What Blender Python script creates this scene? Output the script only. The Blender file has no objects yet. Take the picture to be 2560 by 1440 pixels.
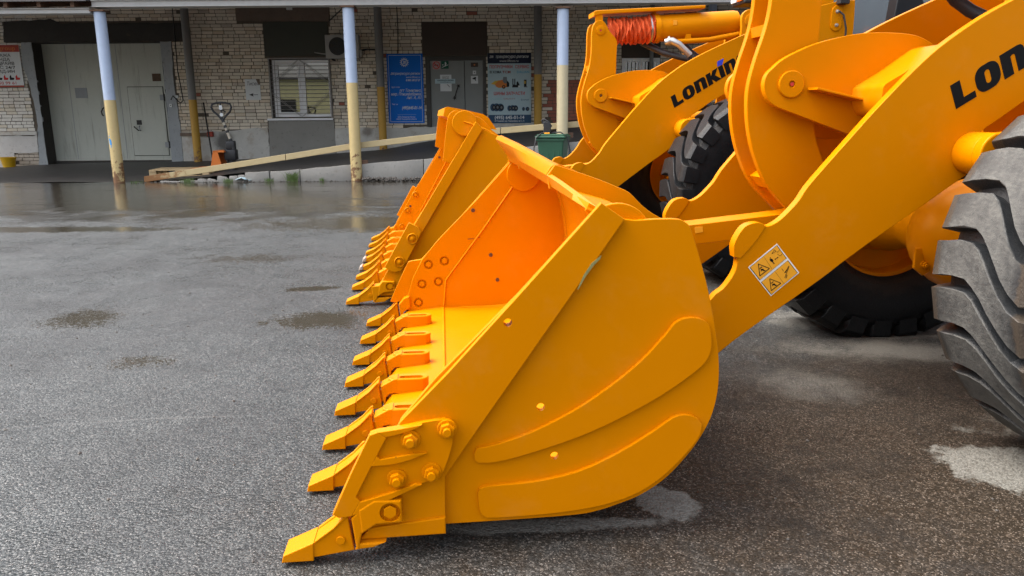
import bpy, bmesh, math, random
from mathutils import Matrix, Vector
random.seed(7)
SC = bpy.context.scene
COL = SC.collection
PI = math.pi

# ------------------------------------------------------------------ camera, sky, sun, exposure
cam_d = bpy.data.cameras.new('camera')
cam_d.sensor_width = 36.0
cam_d.lens = 1925.0 / 2560.0 * 36.0
cam_d.clip_start = 0.05
cam_d.clip_end = 900.0
cam = bpy.data.objects.new('camera', cam_d)
COL.objects.link(cam)
cam.matrix_world = Matrix(((0.99997021, 0.00771866, 0.0, 0.0),
                           (-0.00167115, 0.21650102, -0.97628096, 0.0),
                           (-0.00753558, 0.97625188, 0.21650747, 1.2),
                           (0, 0, 0, 1)))
SC.camera = cam
SUN_EL, SUN_AZ = math.radians(58), math.radians(-88)      # azimuth from +Y towards +X
w = bpy.data.worlds.new('World')
SC.world = w
w.use_nodes = True
wn = w.node_tree
sky = wn.nodes.new('ShaderNodeTexSky')
sky.sky_type = 'NISHITA'
sky.sun_disc = False
sky.sun_elevation = SUN_EL
sky.sun_rotation = SUN_AZ
sky.air_density = 1.0
sky.dust_density = 6.0
hs = wn.nodes.new('ShaderNodeHueSaturation')
hs.inputs['Saturation'].default_value = 0.5
wn.links.new(sky.outputs[0], hs.inputs['Color'])
bg = wn.nodes['Background']
bg.inputs['Strength'].default_value = 0.15
wn.links.new(hs.outputs[0], bg.inputs['Color'])
sd = bpy.data.lights.new('sun', 'SUN')
sd.energy = 0.55
sd.angle = math.radians(28)
sd.color = (1.0, 0.985, 0.96)
sun = bpy.data.objects.new('sun', sd)
COL.objects.link(sun)
dirv = Vector((math.sin(SUN_AZ) * math.cos(SUN_EL), math.cos(SUN_AZ) * math.cos(SUN_EL), math.sin(SUN_EL)))
sun.rotation_euler = dirv.to_track_quat('Z', 'Y').to_euler()
sun.location = (0, 0, 30)
vs = SC.view_settings
vs.view_transform = 'Standard'
vs.look = 'None'
vs.exposure = 1.8
vs.gamma = 1.0
vs.use_curve_mapping = False

# ------------------------------------------------------------------ materials
class NT:
    """small helper around a material's node tree"""
    def __init__(self, name):
        self.m = bpy.data.materials.new(name)
        self.m.use_nodes = True
        self.t = self.m.node_tree
        self.b = self.t.nodes['Principled BSDF']
    def n(self, kind, **kw):
        nd = self.t.nodes.new(kind)
        for k, v in kw.items():
            setattr(nd, k, v)
        return nd
    def l(self, a, b):
        self.t.links.new(a, b)
    def val(self, s, v):
        if hasattr(v, 'is_output') or isinstance(v, bpy.types.NodeSocket):
            self.l(v, s)
        else:
            s.default_value = v
    def math(self, op, a, b=0.0, c=0.0, clamp=False):
        nd = self.n('ShaderNodeMath', operation=op, use_clamp=clamp)
        self.val(nd.inputs[0], a); self.val(nd.inputs[1], b); self.val(nd.inputs[2], c)
        return nd.outputs[0]
    def pos(self):
        return self.n('ShaderNodeNewGeometry').outputs['Position']
    def obj(self):
        return self.n('ShaderNodeTexCoord').outputs['Object']
    def scaled(self, v, s):
        nd = self.n('ShaderNodeVectorMath', operation='MULTIPLY')
        self.l(v, nd.inputs[0]); nd.inputs[1].default_value = s
        return nd.outputs[0]
    def noise(self, v, scale, detail=3.0, rough=0.55, dist=0.0):
        nd = self.n('ShaderNodeTexNoise')
        self.l(v, nd.inputs['Vector'])
        nd.inputs['Scale'].default_value = scale
        nd.inputs['Detail'].default_value = detail
        nd.inputs['Roughness'].default_value = rough
        nd.inputs['Distortion'].default_value = dist
        return nd.outputs['Fac']
    def vor(self, v, scale, out='Distance', feature='F1'):
        nd = self.n('ShaderNodeTexVoronoi', feature=feature)
        self.l(v, nd.inputs['Vector'])
        nd.inputs['Scale'].default_value = scale
        return nd.outputs[out]
    def step(self, x, a, b):
        nd = self.n('ShaderNodeMapRange', interpolation_type='SMOOTHSTEP')
        self.val(nd.inputs['Value'], x)
        nd.inputs['From Min'].default_value = a
        nd.inputs['From Max'].default_value = b
        return nd.outputs['Result']
    def lerp(self, x, a, b):
        nd = self.n('ShaderNodeMapRange')
        self.val(nd.inputs['Value'], x)
        self.val(nd.inputs['To Min'], a)
        self.val(nd.inputs['To Max'], b)
        return nd.outputs['Result']
    def mix(self, f, a, b):
        nd = self.n('ShaderNodeMix', data_type='RGBA')
        self.val(nd.inputs[0], f)
        for i, v in ((6, a), (7, b)):
            if isinstance(v, tuple):
                nd.inputs[i].default_value = (*v, 1.0) if len(v) == 3 else v
            else:
                self.l(v, nd.inputs[i])
        return nd.outputs[2]
    def bump(self, h, strength=0.3, dist=0.01, prev=None):
        nd = self.n('ShaderNodeBump')
        nd.inputs['Strength'].default_value = strength
        nd.inputs['Distance'].default_value = dist
        self.l(h, nd.inputs['Height'])
        if prev is not None:
            self.l(prev, nd.inputs['Normal'])
        self.l(nd.outputs[0], self.b.inputs['Normal'])
        return nd.outputs[0]
    def color(self, c):
        if isinstance(c, tuple):
            self.b.inputs['Base Color'].default_value = (*c, 1.0)
        else:
            self.l(c, self.b.inputs['Base Color'])
    def rough(self, r):
        self.val(self.b.inputs['Roughness'], r)

def simple(name, col, rough=0.6, metal=0.0, var=0.25, scale=6.0, bump=0.0, bscale=60.0, spec=None, coord='obj'):
    k = NT(name)
    p = k.obj() if coord == 'obj' else k.pos()
    f = k.noise(p, scale, 4.0, 0.6)
    dark = tuple(c * (1 - var) for c in col)
    light = tuple(min(1, c * (1 + var * 0.6)) for c in col)
    k.color(k.mix(f, dark, light))
    k.rough(k.lerp(f, max(0.02, rough - 0.08), min(1, rough + 0.08)))
    k.b.inputs['Metallic'].default_value = metal
    if spec is not None:
        k.b.inputs['Specular IOR Level'].default_value = spec
    if bump:
        k.bump(k.noise(p, bscale, 3.0, 0.6), bump, 0.004)
    return k.m

def paint(name, col, rough=0.34):
    """sprayed machine paint: slight orange peel, faint dust, small chips"""
    k = NT(name)
    p = k.obj()
    big = k.noise(p, 2.2, 4.0, 0.55)
    fine = k.noise(p, 38.0, 3.0, 0.6)
    c = k.mix(big, tuple(x * 0.93 for x in col), tuple(min(1, x * 1.05) for x in col))
    dust = k.math('MULTIPLY', k.step(k.noise(p, 5.0, 6.0, 0.7), 0.5, 0.8), 0.05)
    c = k.mix(dust, c, (0.50, 0.36, 0.17))
    chip = k.step(k.noise(p, 46.0, 4.0, 0.62), 0.735, 0.755)
    chip = k.math('MULTIPLY', chip, k.step(k.noise(p, 3.1, 2.0, 0.5), 0.52, 0.62))
    c = k.mix(k.math('MULTIPLY', chip, 0.8), c, (0.09, 0.045, 0.02))
    k.color(c)
    k.rough(k.lerp(k.noise(p, 9.0, 4.0, 0.6), rough - 0.09, rough + 0.14))
    k.bump(k.math('ADD', k.math('MULTIPLY', fine, 0.25), k.noise(p, 7.0, 2.0, 0.5)), 0.09, 0.006)
    k.b.inputs['Specular IOR Level'].default_value = 0.30
    k.b.inputs['Specular Tint'].default_value = (1.0, 0.55, 0.06, 1.0)
    return k.m

M = {}
M['yellow'] = paint('loader_yellow', (0.575, 0.184, 0.0))
M['yellow_b'] = paint('loader_yellow_dull', (0.58, 0.203, 0.001), 0.38)
M['tooth_tip'] = simple('worn_steel_tip', (0.45, 0.37, 0.30), 0.5, 0.2, 0.4, 30)
M['black'] = simple('black_plastic', (0.018, 0.018, 0.02), 0.45, 0, 0.3, 12)
M['decal_black'] = simple('decal_black', (0.004, 0.004, 0.004), 0.55, 0, 0.1, spec=0.15)
M['decal_blue'] = simple('decal_blue', (0.02, 0.05, 0.55), 0.4, 0, 0.1)
M['decal_white'] = simple('decal_white', (0.72, 0.70, 0.66), 0.45, 0, 0.08)
M['decal_yellow'] = simple('decal_yellow', (0.80, 0.34, 0.01), 0.4, 0, 0.06)
M['orange_cloth'] = simple('orange_bellows_cloth', (0.62, 0.085, 0.012), 0.75, 0, 0.3, 9, 0.3, 80)
M['steel'] = simple('bare_steel', (0.50, 0.50, 0.48), 0.35, 0.8, 0.25, 20)
M['hose'] = simple('hydraulic_hose', (0.02, 0.02, 0.022), 0.5, 0, 0.3, 20, 0.2, 120)
M['red_cap'] = simple('red_grease_cap', (0.55, 0.03, 0.02), 0.4)
M['brown'] = simple('dark_brown', (0.10, 0.035, 0.012), 0.7)
M['scuff'] = simple('scuff_green', (0.24, 0.22, 0.07), 0.6, 0, 0.6, 60)
M['dark_frame'] = simple('dark_underbody', (0.03, 0.025, 0.02), 0.6)
M['cab_dark'] = simple('cab_frame_dark', (0.010, 0.011, 0.013), 0.45, spec=0.25)
M['lamp_orange'] = simple('indicator_lens', (0.85, 0.16, 0.02), 0.25)
M['lamp_white'] = simple('lamp_lens', (0.75, 0.78, 0.8), 0.2)

def rubber(name, dust_amt, dust_col, dark=1.0):
    k = NT(name)
    k.b.inputs['Specular IOR Level'].default_value = 0.36 * dark
    p = k.obj()
    sx = k.n('ShaderNodeSeparateXYZ'); k.l(p, sx.inputs[0])
    r = k.math('SQRT', k.math('ADD', k.math('MULTIPLY', sx.outputs[0], sx.outputs[0]), k.math('MULTIPLY', sx.outputs[2], sx.outputs[2])))
    top = k.step(r, 0.664, 0.676)
    n1 = k.noise(p, 9.0, 7.0, 0.72)
    n2 = k.noise(p, 62.0, 5.0, 0.75)
    n3 = k.noise(k.scaled(p, (1.0, 0.35, 1.0)), 95.0, 4.0, 0.7)
    d = k.math('MULTIPLY', top, k.lerp(k.step(n1, 0.30, 0.62), 0.6, 1.0))
    d = k.math('MULTIPLY', d, k.lerp(k.step(n3, 0.36, 0.64), 0.58, 1.0))
    d = k.math('MULTIPLY', d, dust_amt, clamp=True)
    low = k.math('MULTIPLY', k.step(k.noise(p, 5.0, 6.0, 0.7), 0.42, 0.7), 0.16 * dust_amt)
    d = k.math('MAXIMUM', d, low)
    base = k.mix(n2, (0.009 * dark, 0.010 * dark, 0.011 * dark), (0.020 * dark, 0.022 * dark, 0.025 * dark))
    dc = k.mix(n2, tuple(x * 0.6 for x in dust_col), tuple(x * 1.15 for x in dust_col))
    ay = k.math('ABSOLUTE', sx.outputs[1])
    edge = k.math('ADD', ay, k.math('MULTIPLY', k.math('SUBTRACT', n1, 0.5), 0.09))
    mud = k.math('MULTIPLY', k.math('MULTIPLY', k.step(edge, 0.175, 0.195), k.step(edge, 0.232, 0.215)), dust_amt)
    c = k.mix(d, base, dc)
    c = k.mix(k.math('MULTIPLY', mud, 0.8), c, (0.062, 0.047, 0.033))
    k.color(c)
    k.rough(k.lerp(d, 0.34 + 0.1 * dark, 0.95))
    k.bump(k.math('ADD', n2, k.noise(p, 160.0, 2.0, 0.6)), 0.45, 0.005)
    return k.m
M['tyre_dusty'] = rubber('tyre_rubber_dusty', 0.95, (0.135, 0.132, 0.120))
M['tyre_wet_shade'] = rubber('tyre_rubber_wet_shade', 0.22, (0.06, 0.06, 0.06), 0.55)  # wet rubber, its colour darkened further to carry shade

# ------------------------------------------------------------------ geometry helpers
def link_mesh(name, bm, mat, parent=None, smooth=24.0, kind=None, label=None):
    bmesh.ops.recalc_face_normals(bm, faces=bm.faces[:])
    me = bpy.data.meshes.new(name)
    bm.to_mesh(me)
    bm.free()
    mats = mat if isinstance(mat, (list, tuple)) else [mat]
    for m in mats:
        me.materials.append(M[m] if isinstance(m, str) else m)
    if smooth:
        me.polygons.foreach_set('use_smooth', [True] * len(me.polygons))
        me.set_sharp_from_angle(angle=math.radians(19.0 if 20 < smooth <= 36 else smooth))
    ob = bpy.data.objects.new(name, me)
    COL.objects.link(ob)
    if parent is not None:
        ob.parent = parent
    if kind:
        ob['kind'] = kind
    if label:
        ob['label'] = label
    return ob

def thing(name, label, cat, loc=(0, 0, 0), rz=0.0, group=None):
    o = bpy.data.objects.new(name, None)
    o.empty_display_size = 0.2
    COL.objects.link(o)
    o.location = loc
    o.rotation_euler = (0, 0, rz)
    o['label'] = label
    o['category'] = cat
    if group:
        o['group'] = group
    return o

def tag(o, label, cat, group=None):
    o['label'] = label
    o['category'] = cat
    if group:
        o['group'] = group
    return o

def copy_tree(o, parent=None):
    c = o.copy()
    COL.objects.link(c)
    if parent is not None:
        c.parent = parent
    for ch in list(o.children):
        copy_tree(ch, c)
    return c

def area2(p):
    return sum(p[i][0] * p[(i + 1) % len(p)][1] - p[(i + 1) % len(p)][0] * p[i][1] for i in range(len(p)))

def spline(pts, sub=3, lim=42.0):
    """Catmull-Rom through the soft corners of a closed outline, sharp corners kept"""
    n = len(pts)
    soft = []
    for i in range(n):
        a, b, c = Vector(pts[i - 1]), Vector(pts[i]), Vector(pts[(i + 1) % n])
        d1, d2 = (b - a), (c - b)
        soft.append(d1.length > 1e-6 and d2.length > 1e-6 and math.degrees(abs(d1.angle_signed(d2, 0.0))) < lim)
    out = []
    for i in range(n):
        p1, p2 = Vector(pts[i]), Vector(pts[(i + 1) % n])
        p0, p3 = Vector(pts[i - 1]), Vector(pts[(i + 2) % n])
        if not soft[i]:
            p0 = p1
        if not soft[(i + 1) % n]:
            p3 = p2
        out.append((p1.x, p1.y))
        if soft[i] or soft[(i + 1) % n]:
            m1, m2 = (p2 - p0) * 0.5, (p3 - p1) * 0.5
            for k in range(1, sub):
                t = k / sub
                h = (2*t**3 - 3*t**2 + 1) * p1 + (t**3 - 2*t**2 + t) * m1 + (-2*t**3 + 3*t**2) * p2 + (t**3 - t**2) * m2
                out.append((h.x, h.y))
    return out

def add_prism(bm, pts, v0, v1, bevel=0.0, axis='v'):
    """outline in (u,z), extruded along v; axis 'z': outline in (u,v), extruded along z; axis 'x': outline in (y,z)"""
    def P(a, b, h):
        return (a, h, b) if axis == 'v' else ((a, b, h) if axis == 'z' else (h, a, b))
    lo = [bm.verts.new(P(a, b, v0)) for a, b in pts]
    hi = [bm.verts.new(P(a, b, v1)) for a, b in pts]
    n = len(pts)
    f0 = bm.faces.new(lo)
    f1 = bm.faces.new(hi[::-1])
    for i in range(n):
        bm.faces.new((lo[i], hi[i], hi[(i + 1) % n], lo[(i + 1) % n]))
    bmesh.ops.recalc_face_normals(bm, faces=[f for f in {fa for v in lo + hi for fa in v.link_faces}])
    if bevel:
        es = [e for e in set(f0.edges) | set(f1.edges)]
        bmesh.ops.bevel(bm, geom=es, offset=bevel, segments=2, profile=0.5, affect='EDGES', clamp_overlap=True)

def add_box(bm, x0, x1, y0, y1, z0, z1, bevel=0.0):
    vs_ = [bm.verts.new((x, y, z)) for x in (x0, x1) for y in (y0, y1) for z in (z0, z1)]
    idx = ((0, 1, 3, 2), (4, 6, 7, 5), (0, 4, 5, 1), (2, 3, 7, 6), (0, 2, 6, 4), (1, 5, 7, 3))
    fs = [bm.faces.new([vs_[i] for i in f]) for f in idx]
    if bevel:
        bmesh.ops.recalc_face_normals(bm, faces=fs)
        bmesh.ops.bevel(bm, geom=list({e for f in fs for e in f.edges}), offset=bevel, segments=2, profile=0.5, affect='EDGES', clamp_overlap=True)

def frame_of(d):
    d = Vector(d).normalized()
    a = Vector((0, 0, 1)) if abs(d.z) < 0.9 else Vector((1, 0, 0))
    x = d.cross(a).normalized()
    return x, d.cross(x).normalized()

def add_tube(bm, path, rad, seg=12, cap=True):
    """round tube along a path; rad is one radius or one per point"""
    path = [Vector(p) for p in path]
    n = len(path)
    rads = rad if isinstance(rad, (list, tuple)) else [rad] * n
    rings = []
    for i, p in enumerate(path):
        d = (path[min(i + 1, n - 1)] - path[max(i - 1, 0)])
        x, y = frame_of(d)
        if i and rings:
            # keep the ring from twisting
            px = rings_dir
            x = (px - d.normalized() * px.dot(d.normalized())).normalized()
            y = d.normalized().cross(x)
        rings_dir = x
        rings.append([bm.verts.new(p + (x * math.cos(2 * PI * k / seg) + y * math.sin(2 * PI * k / seg)) * rads[i]) for k in range(seg)])
    for i in range(n - 1):
        for k in range(seg):
            bm.faces.new((rings[i][k], rings[i][(k + 1) % seg], rings[i + 1][(k + 1) % seg], rings[i + 1][k]))
    if cap:
        bm.faces.new(rings[0][::-1])
        bm.faces.new(rings[-1])

def add_lathe_v(bm, cu, cz, prof, seg=32, close=False):
    """profile [(v, r)] turned round the axis along v through (cu, cz)"""
    rings = []
    for v, r in prof:
        rings.append([bm.verts.new((cu + r * math.cos(2 * PI * k / seg), v, cz + r * math.sin(2 * PI * k / seg))) for k in range(seg)])
    for i in range(len(prof) - 1):
        for k in range(seg):
            bm.faces.new((rings[i][k], rings[i][(k + 1) % seg], rings[i + 1][(k + 1) % seg], rings[i + 1][k]))
    if close:
        bm.faces.new(rings[0])
        bm.faces.new(rings[-1][::-1])

def circle(cx, cy, r, n=24, a0=0.0):
    return [(cx + r * math.cos(a0 + 2 * PI * k / n), cy + r * math.sin(a0 + 2 * PI * k / n)) for k in range(n)]

def stadium(x0, x1, cy, r, n=8):
    p = [(x1 + r * math.cos(-PI / 2 + PI * k / n), cy + r * math.sin(-PI / 2 + PI * k / n)) for k in range(n + 1)]
    p += [(x0 + r * math.cos(PI / 2 + PI * k / n), cy + r * math.sin(PI / 2 + PI * k / n)) for k in range(n + 1)]
    return p

def part(name, pts, v0, v1, mat, parent, bevel=0.002, smooth=24.0, spl=False, axis='v', label=None):
    bm = bmesh.new()
    add_prism(bm, spline(pts) if spl else pts, v0, v1, bevel, axis)
    return link_mesh(name, bm, mat, parent, smooth, label=label)

def box_part(name, b, mat, parent, bevel=0.0, label=None):
    bm = bmesh.new()
    add_box(bm, *b, bevel)
    return link_mesh(name, bm, mat, parent, 30, label=label)

def text_mesh(name, body, size, mat, parent, place, align='LEFT', shear=0.0, offset=0.0, width=None, space=1.0):
    """flat lettering; place maps (x, y) in the text's plane to a 3D point"""
    cu = bpy.data.curves.new(name, 'FONT')
    cu.body = body
    cu.size = size
    cu.shear = shear
    cu.offset = offset
    cu.align_x = align
    cu.space_character = space
    cu.resolution_u = 2
    ob = bpy.data.objects.new(name, cu)
    COL.objects.link(ob)
    dg = bpy.context.evaluated_depsgraph_get()
    me = bpy.data.meshes.new_from_object(ob.evaluated_get(dg))
    COL.objects.unlink(ob)
    bpy.data.objects.remove(ob)
    bpy.data.curves.remove(cu)
    xs = [v.co.x for v in me.vertices] or [0]
    s = 1.0
    if width:
        s = width / max(1e-6, max(xs) - min(xs))
        if align == 'LEFT':
            x_ref = min(xs)
        elif align == 'RIGHT':
            x_ref = max(xs)
        else:
            x_ref = 0.5 * (min(xs) + max(xs))
    for v in me.vertices:
        x = (v.co.x - x_ref) * s if width else v.co.x
        v.co = place(x, v.co.y)
    me.materials.clear()
    me.materials.append(M[mat])
    o = bpy.data.objects.new(name, me)
    COL.objects.link(o)
    o.parent = parent
    return o

def bool_cut(ob, cuts):
    """drill round holes [(u, z, r, v0, v1)] through a plate"""
    bm = bmesh.new()
    for u, z, r, v0, v1 in cuts:
        add_prism(bm, circle(u, z, r, 24), v0, v1, 0)
    me = bpy.data.meshes.new('drill')
    bmesh.ops.recalc_face_normals(bm, faces=bm.faces[:])
    bm.to_mesh(me); bm.free()
    tmp = bpy.data.objects.new('drill', me)
    COL.objects.link(tmp)
    tmp.parent = ob.parent
    md = ob.modifiers.new('drill', 'BOOLEAN')
    md.operation = 'DIFFERENCE'
    md.solver = 'EXACT'
    md.object = tmp
    dg = bpy.context.evaluated_depsgraph_get()
    new = bpy.data.meshes.new_from_object(ob.evaluated_get(dg))
    ob.modifiers.clear()
    new.polygons.foreach_set('use_smooth', [True] * len(new.polygons))
    new.set_sharp_from_angle(angle=math.radians(19))
    ob.data = new
    bpy.data.objects.remove(tmp)
    return ob

# ------------------------------------------------------------------ things placed in world coordinates
WC = set()
def wthing(name, label, cat, loc, group=None):
    t = thing(name, label, cat, loc, 0.0, group)
    WC.add(t.name)
    return t
_link0 = link_mesh
def link_mesh(name, bm, mat, parent=None, smooth=24.0, kind=None, label=None):
    o = _link0(name, bm, mat, parent, smooth, kind, label)
    if parent is not None and parent.name in WC:
        o.matrix_parent_inverse = Matrix.Translation(-parent.location)
    return o
_text0 = text_mesh
def text_mesh(name, body, size, mat, parent, place, **kw):
    o = _text0(name, body, size, mat, parent, place, **kw)
    if parent.name in WC:
        o.matrix_parent_inverse = Matrix.Translation(-parent.location)
    return o

# ------------------------------------------------------------------ ground
def asphalt_wet():
    k = NT('wet_asphalt')
    p = k.pos()
    sx = k.n('ShaderNodeSeparateXYZ'); k.l(p, sx.inputs[0])
    X, Y = sx.outputs[0], sx.outputs[1]
    wob = k.noise(p, 4.2, 8.0, 0.72)
    wobh = k.noise(p, 17.0, 5.0, 0.72)
    wob2 = k.noise(p, 1.3, 4.0, 0.6)
    # stones of two sizes, each with its own height and tone
    c1 = k.n('ShaderNodeSeparateColor'); k.l(k.vor(p, 118.0, 'Color'), c1.inputs[0])
    c2 = k.n('ShaderNodeSeparateColor'); k.l(k.vor(p, 260.0, 'Color'), c2.inputs[0])
    d1 = k.vor(p, 118.0)
    stone, stone2 = c1.outputs[0], c2.outputs[0]
    tone = c1.outputs[1]
    height = k.math('ADD', k.math('MULTIPLY', stone, 0.75), k.math('MULTIPLY', stone2, 0.45))
    height = k.math('SUBTRACT', height, k.math('MULTIPLY', d1, 0.55))
    def ell(cx, cy, rx, ry, ang=0.0, amp=0.9, soft=0.12, fine=0.6):
        ca, sa = math.cos(ang), math.sin(ang)
        dx, dy = k.math('SUBTRACT', X, cx), k.math('SUBTRACT', Y, cy)
        a = k.math('DIVIDE', k.math('ADD', k.math('MULTIPLY', dx, ca), k.math('MULTIPLY', dy, sa)), rx)
        b = k.math('DIVIDE', k.math('SUBTRACT', k.math('MULTIPLY', dy, ca), k.math('MULTIPLY', dx, sa)), ry)
        d = k.math('SQRT', k.math('ADD', k.math('MULTIPLY', a, a), k.math('MULTIPLY', b, b)))
        d = k.math('ADD', d, k.math('MULTIPLY', k.math('SUBTRACT', wob, 0.5), amp * 2.4))
        d = k.math('ADD', d, k.math('MULTIPLY', k.math('SUBTRACT', wobh, 0.5), fine * 2.0))
        return k.step(d, 1.0 + soft, 1.0 - soft)
    def union(lst):
        o = lst[0]
        for q in lst[1:]:
            o = k.math('MAXIMUM', o, q)
        return o
    # water standing in the hollows; at the rim the taller stones still break through
    pud = union([ell(-1.45, 5.44, 0.17, 0.07, 0.2, 0.8, 0.6, 0.9), k.math('MULTIPLY', ell(-1.16, 4.56, 0.27, 0.17, 0.0, 1.0, 0.8, 1.1), 0.85),
                 k.math('MULTIPLY', ell(-2.66, 4.62, 0.22, 0.20, 0.4, 1.1, 0.9, 1.2), 0.62), ell(-5.6, 8.66, 1.7, 0.20, -0.02, 0.8, 0.5, 0.9),
                 k.math('MULTIPLY', ell(-1.6, 9.0, 1.2, 0.6, 0.0, 1.0, 0.7, 0.8), 0.8), k.math('MULTIPLY', ell(-2.3, 6.7, 0.4, 0.18, 0.0, 1.4, 0.9, 1.2), 0.45), k.math('MULTIPLY', ell(-1.9, 3.75, 0.16, 0.10, 0.2, 1.3, 0.9, 1.2), 0.5)])
    puddle = k.step(k.math('SUBTRACT', k.math('MULTIPLY', pud, 1.5), k.math('MULTIPLY', height, 0.95)), 0.12, 0.34)
    far = k.step(k.math('ADD', Y, k.math('MULTIPLY', k.math('SUBTRACT', wob2, 0.5), 5.0)), 8.5, 10.9)
    strip = k.noise(k.scaled(p, (0.35, 1.5, 1.0)), 1.1, 6.0, 0.65)
    far = k.math('MULTIPLY', far, k.step(k.math('ADD', strip, k.math('MULTIPLY', k.math('SUBTRACT', wobh, 0.5), 0.3)), 0.22, 0.42))
    film = k.math('MAXIMUM', puddle, far)
    # sheltered, browner ground under and round the machines
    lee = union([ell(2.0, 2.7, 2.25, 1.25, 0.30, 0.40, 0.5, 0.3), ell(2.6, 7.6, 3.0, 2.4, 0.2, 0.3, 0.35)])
    dry = union([ell(0.49, 2.24, 0.085, 0.12, 0.5, 0.8, 0.12), ell(0.13, 2.11, 0.36, 0.036, 0.05, 0.9, 0.3),
                 ell(1.72, 2.46, 0.20, 0.20, -0.4, 1.0, 0.14), k.math('MULTIPLY', ell(1.36, 3.32, 0.20, 0.14, -0.6, 1.5, 0.9), 0.6),
                 k.math('MULTIPLY', ell(2.12, 3.82, 0.50, 0.15, -0.1, 1.3, 0.7), 0.8), k.math('MULTIPLY', ell(1.86, 4.50, 0.40, 0.20, 0.1, 1.1, 0.4), 0.85),
                 k.math('MULTIPLY', ell(2.5, 4.15, 0.45, 0.10, 0.0, 1.2, 0.6), 0.8), ell(2.6, 2.9, 0.6, 0.3, 0.2, 1.0, 0.3)])
    dry = k.math('MULTIPLY', dry, k.lerp(k.step(k.math('ADD', height, k.math('MULTIPLY', wobh, 0.8)), 0.35, 0.75), 0.55, 1.0))
    # colours
    base = k.mix(k.noise(p, 0.9, 5.0, 0.6), (0.017, 0.020, 0.0205), (0.030, 0.034, 0.034))
    base = k.mix(k.step(tone, 0.40, 0.95), base, (0.076, 0.082, 0.080))
    base = k.mix(k.step(stone2, 0.86, 0.93), base, (0.19, 0.185, 0.175))
    base = k.mix(k.math('MULTIPLY', k.step(wob2, 0.40, 0.62), 0.35), base, (0.028, 0.027, 0.026))
    base = k.mix(k.math('MULTIPLY', far, 0.8), base, (0.026, 0.021, 0.014))
    base = k.mix(k.math('MULTIPLY', puddle, 0.8), base, (0.036, 0.030, 0.020))
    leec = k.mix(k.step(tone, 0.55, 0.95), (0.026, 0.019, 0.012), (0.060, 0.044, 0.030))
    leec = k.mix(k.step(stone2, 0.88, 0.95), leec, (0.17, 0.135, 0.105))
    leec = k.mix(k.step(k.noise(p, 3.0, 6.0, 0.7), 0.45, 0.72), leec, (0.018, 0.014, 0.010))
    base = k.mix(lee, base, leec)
    dryc = k.mix(k.noise(p, 75.0, 4.0, 0.75), (0.14, 0.135, 0.116), (0.25, 0.24, 0.21))
    base = k.mix(dry, base, dryc)
    # an old seam in the paving
    sm = k.math('ABSOLUTE', k.math('SUBTRACT', k.math('ADD', Y, k.math('MULTIPLY', k.math('SUBTRACT', wob, 0.5), 0.05)),
                k.math('SUBTRACT', 3.0, k.math('MULTIPLY', k.math('POWER', k.math('ADD', X, 1.1), 2.0), 0.14))))
    seam = k.math('MULTIPLY', k.step(sm, 0.014, 0.002), k.step(X, -0.85, -1.25))
    base = k.mix(k.math('MULTIPLY', seam, 0.5), base, (0.11, 0.11, 0.105))
    k.color(base)
    rr = k.lerp(k.step(k.math('ADD', k.math('MULTIPLY', k.noise(p, 0.75, 6.0, 0.68), 0.6), k.math('MULTIPLY', wob, 0.4)), 0.36, 0.64), 0.22, 0.56)
    rr = k.math('ADD', rr, k.math('MULTIPLY', k.math('SUBTRACT', stone, 0.5), 0.16))
    rr = k.math('MULTIPLY', rr, k.lerp(film, 1.0, 0.20))
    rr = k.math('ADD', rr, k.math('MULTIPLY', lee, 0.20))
    rr = k.math('MAXIMUM', rr, k.math('MULTIPLY', dry, 0.9))
    k.rough(rr)
    nd = k.n('ShaderNodeBump')
    nd.inputs['Distance'].default_value = 0.0056
    k.l(k.lerp(film, 1.0, 0.05), nd.inputs['Strength'])
    k.l(height, nd.inputs['Height'])
    k.bump(k.noise(p, 1.6, 4.0, 0.55), 0.18, 0.05, nd.outputs[0])
    k.l(k.lerp(lee, 0.42, 0.25), k.b.inputs['Specular IOR Level'])
    return k.m
M['asphalt'] = asphalt_wet()
M['ramp'] = simple('ramp_asphalt', (0.052, 0.048, 0.043), 0.55, 0, 0.45, 3.0, 0.5, 60, coord='pos')

bm = bmesh.new()
xs = [-300, -60, -20, -8, 0, 8, 20, 60, 300]
ys = [-300, -60, -20, 0, 8, 15.2, 25, 60, 300]
gv = [[bm.verts.new((x, y, 0)) for x in xs] for y in ys]
for j in range(len(ys) - 1):
    for i in range(len(xs) - 1):
        bm.faces.new((gv[j][i], gv[j][i + 1], gv[j + 1][i + 1], gv[j + 1][i]))
link_mesh('yard_ground', bm, 'asphalt', None, 0, 'structure')

def interp(tab, x):
    if x <= tab[0][0]:
        return tab[0][1]
    for (a, fa), (b, fb) in zip(tab, tab[1:]):
        if x <= b:
            return fa + (fb - fa) * (x - a) / (b - a)
    return tab[-1][1]
Z_WALL = [(-16, .012), (-13.3, .03), (-11.8, .11), (-8.3, .155), (-7.7, .17), (-6.2, .24), (-4.65, .31), (-3.27, .43), (-2.2, .62), (.68, 1.04), (7, 1.75)]
Z_KERB = [(-16, .006), (-7.3, .006), (-6.3, .05), (-5.8, .13), (-5.18, .175), (-4.1, .226), (-2.9, .325), (-1.7, .40), (1.0, .70), (7, 1.30)]
def ramp_z(x, y):
    t = min(1, max(0, (y - 15.42) / (20.7 - 15.42)))
    return interp(Z_KERB, x) * (1 - t) + interp(Z_WALL, x) * t
bm = bmesh.new()
rx = [-16 + .5 * i for i in range(47)]
ry = [15.42 + (20.9 - 15.42) * j / 8 for j in range(9)]
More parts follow.
